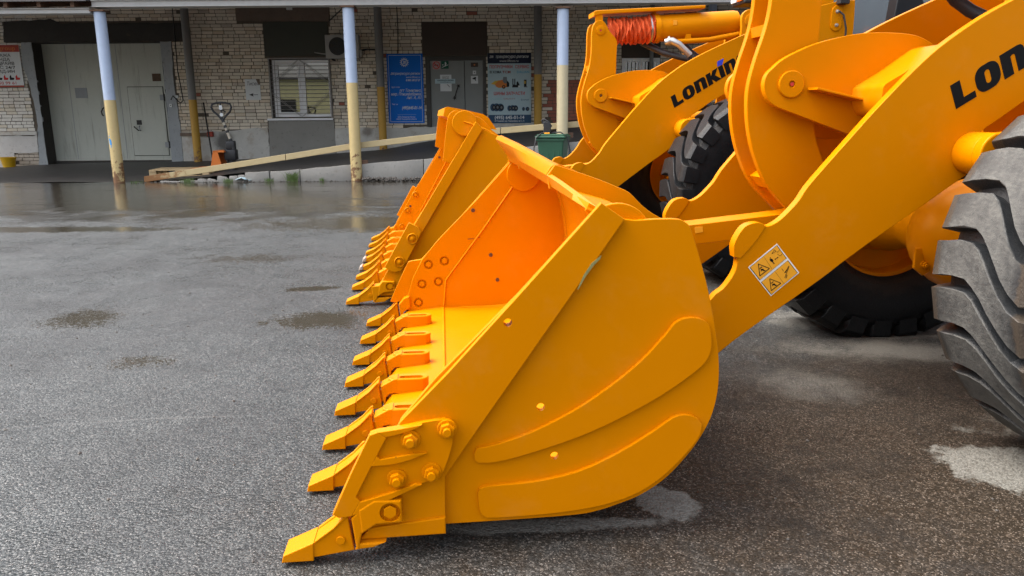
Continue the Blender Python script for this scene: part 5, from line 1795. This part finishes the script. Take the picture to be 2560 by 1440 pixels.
    add_tube(bm, [(2.40 + du, c - .14, 1.74 + dz), (2.415 + du, c - .145, 1.742 + dz)], .038, 12)
    link_mesh('hose_fitting', bm, 'steel', cyl, 40)
    bm = bmesh.new()
    add_tube(bm, [(2.57 + du, c - .165, 1.635 + dz), (2.62 + du, c - .17, 1.58 + dz), (2.75 + du, c - .15, 1.55 + dz), (2.95 + du, c - .10, 1.62 + dz)], .022, 10)
    add_tube(bm, [(2.25 + du, c + .1, 1.75 + dz), (2.40 + du, c - .02, 1.66 + dz), (2.60 + du, c - .12, 1.60 + dz)], .026, 10)
    link_mesh('hydraulic_hose', bm, 'hose', cyl, 50)
    dz = hz0
    bm = bmesh.new()
    add_tube(bm, [(2.50 + du, c + .02, 1.86 + dz), (2.57 + du, c + .02, 1.745 + dz), (2.642 + du, c + .02, 1.668 + dz), (2.70 + du, c, 1.622 + dz), (2.77 + du, c - .05, 1.575 + dz), (2.90 + du, c - .2, 1.50 + dz)], .027, 12)
    link_mesh('hydraulic_hose', bm, 'hose', t, 50)
    # front frame
    for v in (c - .18, c + .145):
        fr = part('front_frame', sh(TOWER), v, v + .035, mat, t, .003, spl=True)
        d = -1 if v < c else 1
        vo = v if d < 0 else v + .035
        bm = bmesh.new()
        add_lathe_v(bm, 3.06 + du, 1.895 + dz, [(vo, .05), (vo + d * .009, .05), (vo + d * .010, .047), (vo + d * .010, .006), (vo + d * .006, 0.0)], 28)
        link_mesh('pivot_pin', bm, mat, fr, 35)
    bm = bmesh.new()
    add_box(bm, 3.1 + du, 3.9 + du, c - .145, c + .145, .60, 1.15, .01)
    add_box(bm, 3.35 + du, 3.9 + du, c - .5, c + .5, .85, 1.25, .02)
    link_mesh('frame_box', bm, mat, t, 35)
    bm = bmesh.new()
    add_tube(bm, [(3.62 + du, c - .44, 1.85 + dz), (3.62 + du, c + .44, 1.85 + dz)], .06, 16)
    link_mesh('boom_pivot', bm, mat, t, 35)
    # lift cylinders
    for s in (-1, 1):
        v0 = c + s * .4725
        d = s
        bm = bmesh.new()
        hu, hz_ = 2.438 + du, 1.056 + dz
        e = lambda a, b: (min(v0 + d * a, v0 + d * b), max(v0 + d * a, v0 + d * b))
        add_prism(bm, circle(hu, hz_, .078, 36), *e(0, .115), .006)
        link_mesh('lift_pivot', bm, mat, arms[0 if s < 0 else 1], 40)
        bm = bmesh.new()
        eye = [(hu + .082 * math.cos(a), hz_ + .082 * math.sin(a)) for a in [PI * .62 + PI * 1.05 * k / 20 for k in range(21)]]
        eye += [(hu + .22, hz_ - .045), (hu + .24, hz_ + .10)]
        add_prism(bm, eye, *e(.118, .165), .006)
        add_tube(bm, [(hu + .2, v0 + d * .14, hz_ + .015), (hu + .42, v0 + d * .14, hz_ + .05)], .04, 16)
        add_tube(bm, [(hu + .42, v0 + d * .14, hz_ + .05), (hu + 1.15, v0 + d * .14, hz_ + .16)], .075, 24)
        link_mesh('lift_cylinder', bm, mat, t, 35)
    # axle
    au, az = 2.885 + du, .662
    bm = bmesh.new()
    seg = 28
    rings = []
    for q in range(17):
        a = PI * q / 16
        rr, vv = math.sin(a), -math.cos(a)
        rings.append([bm.verts.new((au + (.33 if math.cos(2 * PI * k / seg) < 0 else .26) * rr * math.cos(2 * PI * k / seg), c + vv * .26, az + .27 * rr * math.sin(2 * PI * k / seg))) for k in range(seg)])
    for a, b in zip(rings, rings[1:]):
        for k in range(seg):
            bm.faces.new((a[k], a[(k + 1) % seg], b[(k + 1) % seg], b[k]))
    bmesh.ops.remove_doubles(bm, verts=bm.verts[:], dist=1e-4)
    ax_o = link_mesh('front_axle', bm, mat, t, 50)
    bm = bmesh.new()
    add_tube(bm, [(au, c - .72, az), (au, c - .5, az), (au, c - .2, az), (au, c + .2, az), (au, c + .5, az), (au, c + .72, az)], [.19, .135, .17, .17, .135, .19], 28)
    link_mesh('axle_tube', bm, mat, ax_o, 50)
    bm = bmesh.new()
    add_prism(bm, [(au - .345, az - .04), (au - .27, az - .04), (au - .255, az - .14), (au - .30, az - .165), (au - .345, az - .13)], c - .05, c - .03, .006)
    link_mesh('axle_lug', bm, mat, ax_o, 40)
    bolt(ax_o, au - .30, az - .115, c - .05, mat, .7)
    # wheels
    for s in (-1, 1):
        make_wheel(t, au, c + s * .905, az, s, mat, P['tyres'][0 if s < 0 else 1], P['rot'] + (.11 if s > 0 else 0))
    # lamps on the front frame
    for s in (-1,):
        lv = c + s * .68
        bm = bmesh.new()
        add_box(bm, 2.74 + du, 2.95 + du, lv - .12, lv + .12, 1.94 + dz, 2.16 + dz, .012)
        add_tube(bm, [(2.85 + du, lv, 1.95 + dz), (3.05 + du, c + s * .45, 1.86 + dz), (3.4 + du, c + s * .2, 1.75 + dz)], .022, 8)
        lm = link_mesh('head_lamp', bm, 'black', t, 35)
        bm = bmesh.new(); add_box(bm, 2.725 + du, 2.742 + du, lv - .10, lv - .01, 1.96 + dz, 2.14 + dz, .006); link_mesh('indicator_lens', bm, 'lamp_orange', lm, 35)
        bm = bmesh.new(); add_box(bm, 2.725 + du, 2.742 + du, lv + .005, lv + .10, 1.96 + dz, 2.14 + dz, .006); link_mesh('lamp_lens', bm, 'lamp_white', lm, 35)
    # cab and rear body, mostly outside the picture
    cu0 = 3.98 + du
    bm = bmesh.new()
    for v in (c - .62, c + .54):
        add_prism(bm, [(cu0 + .0, 1.62), (cu0 + .08, 1.62), (cu0 + .26, 2.9), (cu0 + .18, 2.9)], v, v + .08, .008)
        add_prism(bm, [(cu0 + 1.05, 1.62), (cu0 + 1.15, 1.62), (cu0 + 1.15, 2.9), (cu0 + 1.05, 2.9)], v, v + .08, .008)
        add_prism(bm, [(cu0 - .02, 1.62), (cu0 + .46, 1.62), (cu0 + .20, 2.10), (cu0 + .04, 2.16)], v - .02, v + .10, .008)
    add_box(bm, cu0 + .10, cu0 + 1.25, c - .68, c + .68, 2.9, 3.05, .03)
    add_box(bm, cu0 + .0, cu0 + 1.15, c - .62, c + .62, 1.2, 1.62, .02)
    cab = link_mesh('cab', bm, 'cab_dark', t, 35)
    bm = bmesh.new(); add_prism(bm, [(cu0 + .045, 1.63), (cu0 + .055, 1.63), (cu0 + .23, 2.9), (cu0 + .22, 2.9)], c - .54, c + .54, 0)
    link_mesh('windscreen', bm, 'cab_glass', cab, 0)
    for v in (c - .60, c + .585):
        bm = bmesh.new(); add_prism(bm, [(cu0 + .10, 1.63), (cu0 + 1.04, 1.63), (cu0 + 1.04, 2.9), (cu0 + .27, 2.9)], v, v + .01, 0)
        link_mesh('side_window', bm, 'cab_glass', cab, 0)
    bm = bmesh.new()
    add_box(bm, cu0 + .6, cu0 + .72, c - .22, c + .22, 1.62, 2.35, .03)
    add_box(bm, cu0 + .3, cu0 + .7, c - .22, c + .22, 1.62, 1.78, .03)
    add_tube(bm, [(cu0 + .14, c, 1.62), (cu0 + .24, c, 2.02)], .04, 10)
    link_mesh('driver_seat', bm, 'black', cab, 35)
    bm = bmesh.new()
    add_prism(bm, [(cu0 + .05, .60), (cu0 + 2.6, .60), (cu0 + 2.75, .9), (cu0 + 2.75, 1.75), (cu0 + 1.2, 1.85), (cu0 + 1.2, 1.2), (cu0 + .05, 1.2)], c - .55, c + .55, .03)
    link_mesh('rear_body', bm, mat, t, 35)
    for s in (-1, 1):
        make_wheel(t, au + 2.3, c + s * .905, az, s, mat, P['tyres'][0 if s < 0 else 1], .05)
    # maker's name and warning label on the near arm
    org = Vector((2.36 + du, 1.217 + dz))
    def on_arm(a, b):
        q = org + E1 * a + E2 * b
        return (q.x, q.y)
    bm = bmesh.new()
    for poly in LETTERS:
        add_prism(bm, [on_arm(a, b) for a, b in poly], va - .0015, va - .0002, 0)
    link_mesh('lettering', bm, 'decal_black', arms[0], 0, label="maker's name in bold black slanted capitals")
    bm = bmesh.new(); add_prism(bm, [on_arm(a, b) for a, b in FLAG], va - .0015, va - .0002, 0)
    link_mesh('lettering_accent', bm, 'decal_blue', arms[0], 0, label='blue accent over the letter i')
    if P['first']:
        o_, sx_, tx_ = Vector((1.604, .642)), Vector((.106, .088)), Vector((.096, -.114))
        def st(px, py):
            a, b = px - 75.0, py - 665.0
            det = 715 * 685 + 575 * 535
            s_, t_ = (a * 685 - b * 535) / det, (715 * b + 575 * a) / det
            q = o_ + sx_ * s_ + tx_ * t_
            return (q.x, q.y)
        part('warning_label', [st(75, 665), st(790, 90), st(1325, 775), st(610, 1350)], va - .0012, va - .0002, 'decal_white', arms[0], 0)
        pn = (((110, 668), (790, 125), (1020, 432), (345, 970)), ((378, 1018), (1050, 478), (1285, 778), (618, 1318)))
        for q in pn:
            part('label_border', [st(*p_) for p_ in q], va - .0018, va - .0011, 'decal_black', arms[0], 0)
            cx = sum(p_[0] for p_ in q) / 4; cy = sum(p_[1] for p_ in q) / 4
            part('label_panel', [st(cx + (p_[0] - cx) * .965, cy + (p_[1] - cy) * .965) for p_ in q], va - .0024, va - .0017, 'decal_yellow', arms[0], 0)
        bm = bmesh.new()
        def pr(*ps):
            add_prism(bm, [st(*p_) for p_ in ps], va - .0032, va - .0023, 0)
        def line(p_, q, wd):
            d = Vector((q[0] - p_[0], q[1] - p_[1])); nrm = Vector((-d.y, d.x)).normalized() * wd
            pr((p_[0] + nrm.x, p_[1] + nrm.y), (q[0] + nrm.x, q[1] + nrm.y), (q[0] - nrm.x, q[1] - nrm.y), (p_[0] - nrm.x, p_[1] - nrm.y))
        for ox, oy in ((0, 0), (270, 350)):
            T = [(320 + ox, 578 + oy), (590 + ox, 680 + oy), (348 + ox, 866 + oy)]
            for i in range(3):
                line(T[i], T[(i + 1) % 3], 8)
            line((348 + ox, 690 + oy), (410 + ox, 645 + oy), 9)
            pr((372 + ox, 700 + oy), (440 + ox, 690 + oy), (462 + ox, 722 + oy), (500 + ox, 725 + oy), (462 + ox, 752 + oy), (425 + ox, 735 + oy), (385 + ox, 730 + oy))
            line((395 + ox, 712 + oy), (378 + ox, 755 + oy), 7)
        pr((600, 425), (628, 420), (628, 444), (606, 448))
        pr((592, 465), (655, 448), (690, 490), (680, 520), (722, 560), (700, 578), (660, 530), (640, 520), (610, 500))
        line((725, 465), (808, 410), 6); pr((722, 470), (735, 440), (752, 468)); pr((810, 405), (780, 405), (800, 435))
        line((470, 420), (650, 690), 2); line((730, 760), (935, 1040), 2)
        for q in range(5):
            line((965 + q * 22, 770 - q * 34), (1000 + q * 18, 752 - q * 34), 9)
        line((955, 785), (1060, 640), 5); line((1000, 800), (1060, 650), 5); line((985, 820), (960, 900), 6); line((1015, 830), (990, 910), 6); line((985, 822), (1015, 832), 6)
        line((890, 680), (935, 745), 4)
        line((655, 330), (720, 235), 3); line((720, 235), (765, 270), 3); line((765, 270), (655, 330), 3); line((780, 300), (845, 240), 3); line((790, 330), (860, 385), 3); line((860, 385), (900, 330), 3)
        link_mesh('label_print', bm, 'decal_black', arms[0], 0)
        bm = bmesh.new()
        add_prism(bm, [(.879, .843), (.853, .822), (.832, .79), (.816, .752), (.819, .753), (.838, .787), (.858, .815), (.876, .833)], -.0235, -.0221, 0)
        link_mesh('paint_scuff', bm, 'scuff', bk, 0)
        bm = bmesh.new()
        for a, b in (((.605, .512), (.640, .515)), ((.655, .518), (.675, .522))):
            add_prism(bm, [(a[0], a[1] - .002), (b[0], b[1] - .0015), (b[0], b[1] + .0015), (a[0], a[1] + .002)], W - .0212, W - .0202, 0)
        link_mesh('paint_scuff', bm, 'brown', bk, 0)
    return t

M['cab_glass'] = glass('cab_glass', (0.05, 0.065, 0.08), 1.9)
ys_ = [0.0, .387, .711, 1.046, 1.389, 1.707, 2.074, 2.462]
P1 = dict(W=2.45, c=1.2325, mat='yellow', first=True, shift=(0, 0), label='front bucket with an eight tooth edge',
    shell=[(.44, .110), (.64, .106), (.80, .112), (.92, .138), (1.02, .187), (1.10, .265), (1.155, .37), (1.18, .48), (1.17, .61), (1.145, .73), (1.105, .83), (1.05, .89), (.97, .918), (.89, .940), (.845, .962)],
    plate=[(.945, .934), (1.029, .933), (1.085, .932), (1.110, .923), (1.129, .896), (1.174, .763), (1.202, .65), (1.221, .546), (1.225, .463), (1.217, .398), (1.2, .344), (1.168, .285), (1.123, .226), (1.072, .175), (1.009, .134),
           (.94, .108), (.893, .094), (.823, .083), (.639, .078), (.46, .076), (.276, .072), (.228, .114), (.337, .397), (.660, .738), (.880, .978)],
    strip=[(.877, .981), (.94, .937), (.452, .233), (.449, .082), (.245, .085), (.226, .125), (.335, .397), (.468, .533), (.658, .739)],
    blade=[(.210, .058), (.240, .092), (.450, .113), (.450, .062)],
    fold=[(.457, .12), (.473, .275), (.70, .575), (.90, .855)],
    teeth=[-.005] + [y_ + .02 for y_ in ys_[1:-1]] + [2.455], tips={},
    corner=dict(nose=[(.194, .134), (.225, .172), (.258, .185), (.262, .118), (.222, .090), (.216, .070), (.212, .041), (.204, .041)],
                cheek=[(.215, .160), (.258, .187), (.332, .184), (.332, .117), (.262, .115), (.220, .088)], jaw=[(.200, .040), (.212, .058), (.285, .058), (.250, .044)], bolt=(.300, .149)),
    cutter=[(.255, .376), (.276, .383), (.335, .39), (.40, .402), (.454, .407), (.475, .399), (.481, .378), (.477, .355), (.471, .32), (.45, .26), (.435, .237), (.394, .226), (.339, .202), (.261, .167), (.195, .142), (.162, .138), (.146, .144), (.146, .153), (.201, .269)],
    cutter_v=(-.040, -.022),
    cutter_ribs=[[(.146, .150), (.201, .269), (.255, .376), (.276, .383), (.299, .366), (.273, .318), (.256, .286), (.211, .199), (.221, .185), (.196, .143), (.162, .139)],
                 [(.271, .315), (.254, .286), (.308, .288), (.362, .300), (.405, .317), (.37, .317), (.31, .309), (.28, .305)],
                 [(.276, .383), (.335, .390), (.395, .400), (.385, .391), (.338, .376), (.297, .368)],
                 [(.196, .143), (.261, .168), (.339, .203), (.388, .225), (.372, .229), (.31, .208), (.257, .193), (.219, .184)]],
    cutter_bolts=[(.461, .381), (.362, .355), (.416, .257), (.322, .244)],
    inner_bolts=[(.374, .368), (.467, .387), (.333, .253), (.429, .265), (.309, .143)],
    inner_holes=[(.639, .679), (.737, .416), (.775, .267)], outer_holes=[(.63, .666), (.721, .416), (.76, .269)],
    wear=[[(.535, .291), (.542, .307), (.596, .316), (.697, .349), (.809, .404), (.909, .47), (.997, .542), (1.063, .615), (1.089, .648), (1.119, .661), (1.156, .659), (1.182, .643), (1.192, .61), (1.194, .575), (1.184, .541), (1.152, .507), (1.057, .44), (.934, .374), (.821, .326), (.685, .284), (.595, .264), (.545, .264), (.536, .273)],
          [(.543, .164), (.545, .179), (.566, .191), (.696, .198), (.822, .222), (.936, .272), (1.038, .334), (1.094, .373), (1.129, .38), (1.160, .371), (1.178, .349), (1.174, .319), (1.152, .283), (1.104, .228), (1.05, .180), (.984, .142), (.893, .115), (.777, .100), (.627, .094), (.564, .096), (.548, .114)]],
    lip=[(.02, .857, .962), (.25, .848, .978), (.50, .836, .994), (.70, .829, 1.002), (1.1, .815, 1.010), (1.6, .802, 1.014), (2.0, .80, 1.012), (2.25, .825, .990), (2.43, .857, .962)],
    guard=[(.705, (.829, 1.002), (.846, 1.028), (.857, 1.037), (.875, 1.036), (1.085, .918), (1.0, .93)), (1.1, (.815, 1.010), (.822, 1.045), (.832, 1.058), (.85, 1.058), (1.085, .918), (1.0, .93)),
           (1.6, (.802, 1.014), (.786, 1.070), (.796, 1.085), (.815, 1.086), (1.085, .918), (1.0, .93)), (2.0, (.80, 1.012), (.744, 1.092), (.754, 1.108), (.775, 1.110), (1.085, .918), (1.0, .93)), (2.06, (.81, 1.006), (.75, 1.085), (.765, 1.105), (.785, 1.106), (1.085, .918), (1.0, .93)),
           (2.40, (.857, .962), (.87, .975), (.90, .98), (.92, .975), (1.085, .918), (1.0, .93))],
    end_plate=[(.838, .955), (.832, 1.003), (.857, 1.037), (.871, 1.034), (.949, 1.008), (1.021, .982), (1.079, .958), (1.122, .938), (1.167, .894), (1.204, .865), (1.242, .843), (1.30, .80), (1.33, .60), (1.33, .30), (1.22, .16), (1.14, .20), (1.15, .32), (1.188, .48), (1.182, .62), (1.155, .74), (1.115, .84), (1.06, .90), (.97, .925)],
    end_v=(.682, 1.746),
    discs=[(.930, .880, .095)],
    lug=[(1.05, .12), (1.18, .16), (1.30, .16), (1.33, .22), (1.30, .30), (1.20, .45), (1.182, .42)],
    rod_lug=[(1.183, .60), (1.30, .64), (1.36, .68), (1.37, .73), (1.34, .765), (1.25, .78), (1.15, .86), (1.165, .74)],
    tyres=('tyre_dusty', 'tyre_wet_shade'), rot=.06)
P2_END = [(.66, .927), (.677, 1.059), (.693, 1.173), (.707, 1.218), (.728, 1.238), (.748, 1.246), (.769, 1.241), (.784, 1.225), (.80, 1.215), (.869, 1.210), (.915, 1.192), (.951, 1.158), (.984, 1.117), (1.023, 1.068), (1.05, 1.0), (.80, .88)]
P2 = dict(P1)
P2.update(W=2.70, c=1.35, mat='yellow_b', first=False, shift=(.112, .044), label='tall front bucket with smooth side cutters',
    shell=[(.44, .110), (.64, .106), (.84, .115), (.98, .16), (1.08, .25), (1.14, .38), (1.165, .55), (1.15, .75), (1.12, .90), (1.06, 1.02), (.98, 1.10), (.90, 1.14), (.80, 1.175)],
    plate=[(.925, 1.125), (1.02, 1.08), (1.09, 1.02), (1.14, .92), (1.175, .78), (1.19, .6), (1.17, .42), (1.12, .28), (1.03, .16), (.9, .10), (.64, .078), (.46, .076), (.276, .072), (.225, .09), (.262, .18), (.443, .50), (.66, .81), (.875, 1.170)],
    strip=[(.875, 1.177), (.918, 1.129), (.442, .36), (.390, .165), (.39, .075), (.245, .078), (.226, .11), (.262, .20), (.40, .41), (.461, .52)],
    fold=[(.50, .30), (.86, .95)],
    teeth=[-.005] + [2.70 * y_ / 2.462 + .012 for y_ in ys_[1:-1]] + [2.705], tips={3: 'tooth_tip', 4: 'tooth_tip'},
    corner=dict(nose=[(.170, .128), (.221, .134), (.243, .160), (.255, .09), (.212, .070), (.203, .043), (.180, .020)],
                cheek=[(.221, .134), (.243, .160), (.320, .158), (.325, .092), (.252, .086), (.210, .060)], jaw=[(.185, .018), (.208, .050), (.30, .052), (.25, .022)], bolt=(.292, .125)),
    cutter=[(.428, .541), (.443, .535), (.486, .510), (.501, .484), (.494, .45), (.386, .255), (.359, .226), (.32, .222), (.285, .237), (.262, .255)], cutter_v=(-.055, -.022), cutter_ribs=[],
    cutter_bolts=[(.447, .438), (.359, .287)], sunk=True, inner_bolts=[(.309, .143), (.455, .459), (.371, .305)], inner_holes=[(.40, .345), (.70, .82)], outer_holes=[], wear=[],
    lip=[(.02, .80, 1.18), (2.68, .80, 1.18)],
    guard=[(.10, (.672, 1.212), (.684, 1.262), (.70, 1.270), (.80, 1.252), (.93, 1.222), (.965, 1.20), (1.02, 1.12), (.82, 1.16)), (2.60, (.69, 1.218), (.70, 1.268), (.716, 1.276), (.80, 1.255), (.93, 1.222), (.965, 1.20), (1.02, 1.12), (.82, 1.16))],
    end_plate=P2_END, end_v=(.045, 2.63),
    discs=[(.805, 1.165, .080)],
    tyres=('tyre_wet_shade', 'tyre_wet_shade'), rot=.0)
make_loader('wheel_loader', 'nearest yellow wheel loader with a warning label on its arm, bucket flat on wet asphalt', (-.6411, 1.9458, 0), math.radians(5.0948), P1)
make_loader('wheel_loader', 'second yellow wheel loader, orange cloth bellows on its tilt cylinder, parked behind the nearest one', (-1.0930, 4.9382, 0), math.radians(6.592), P2)
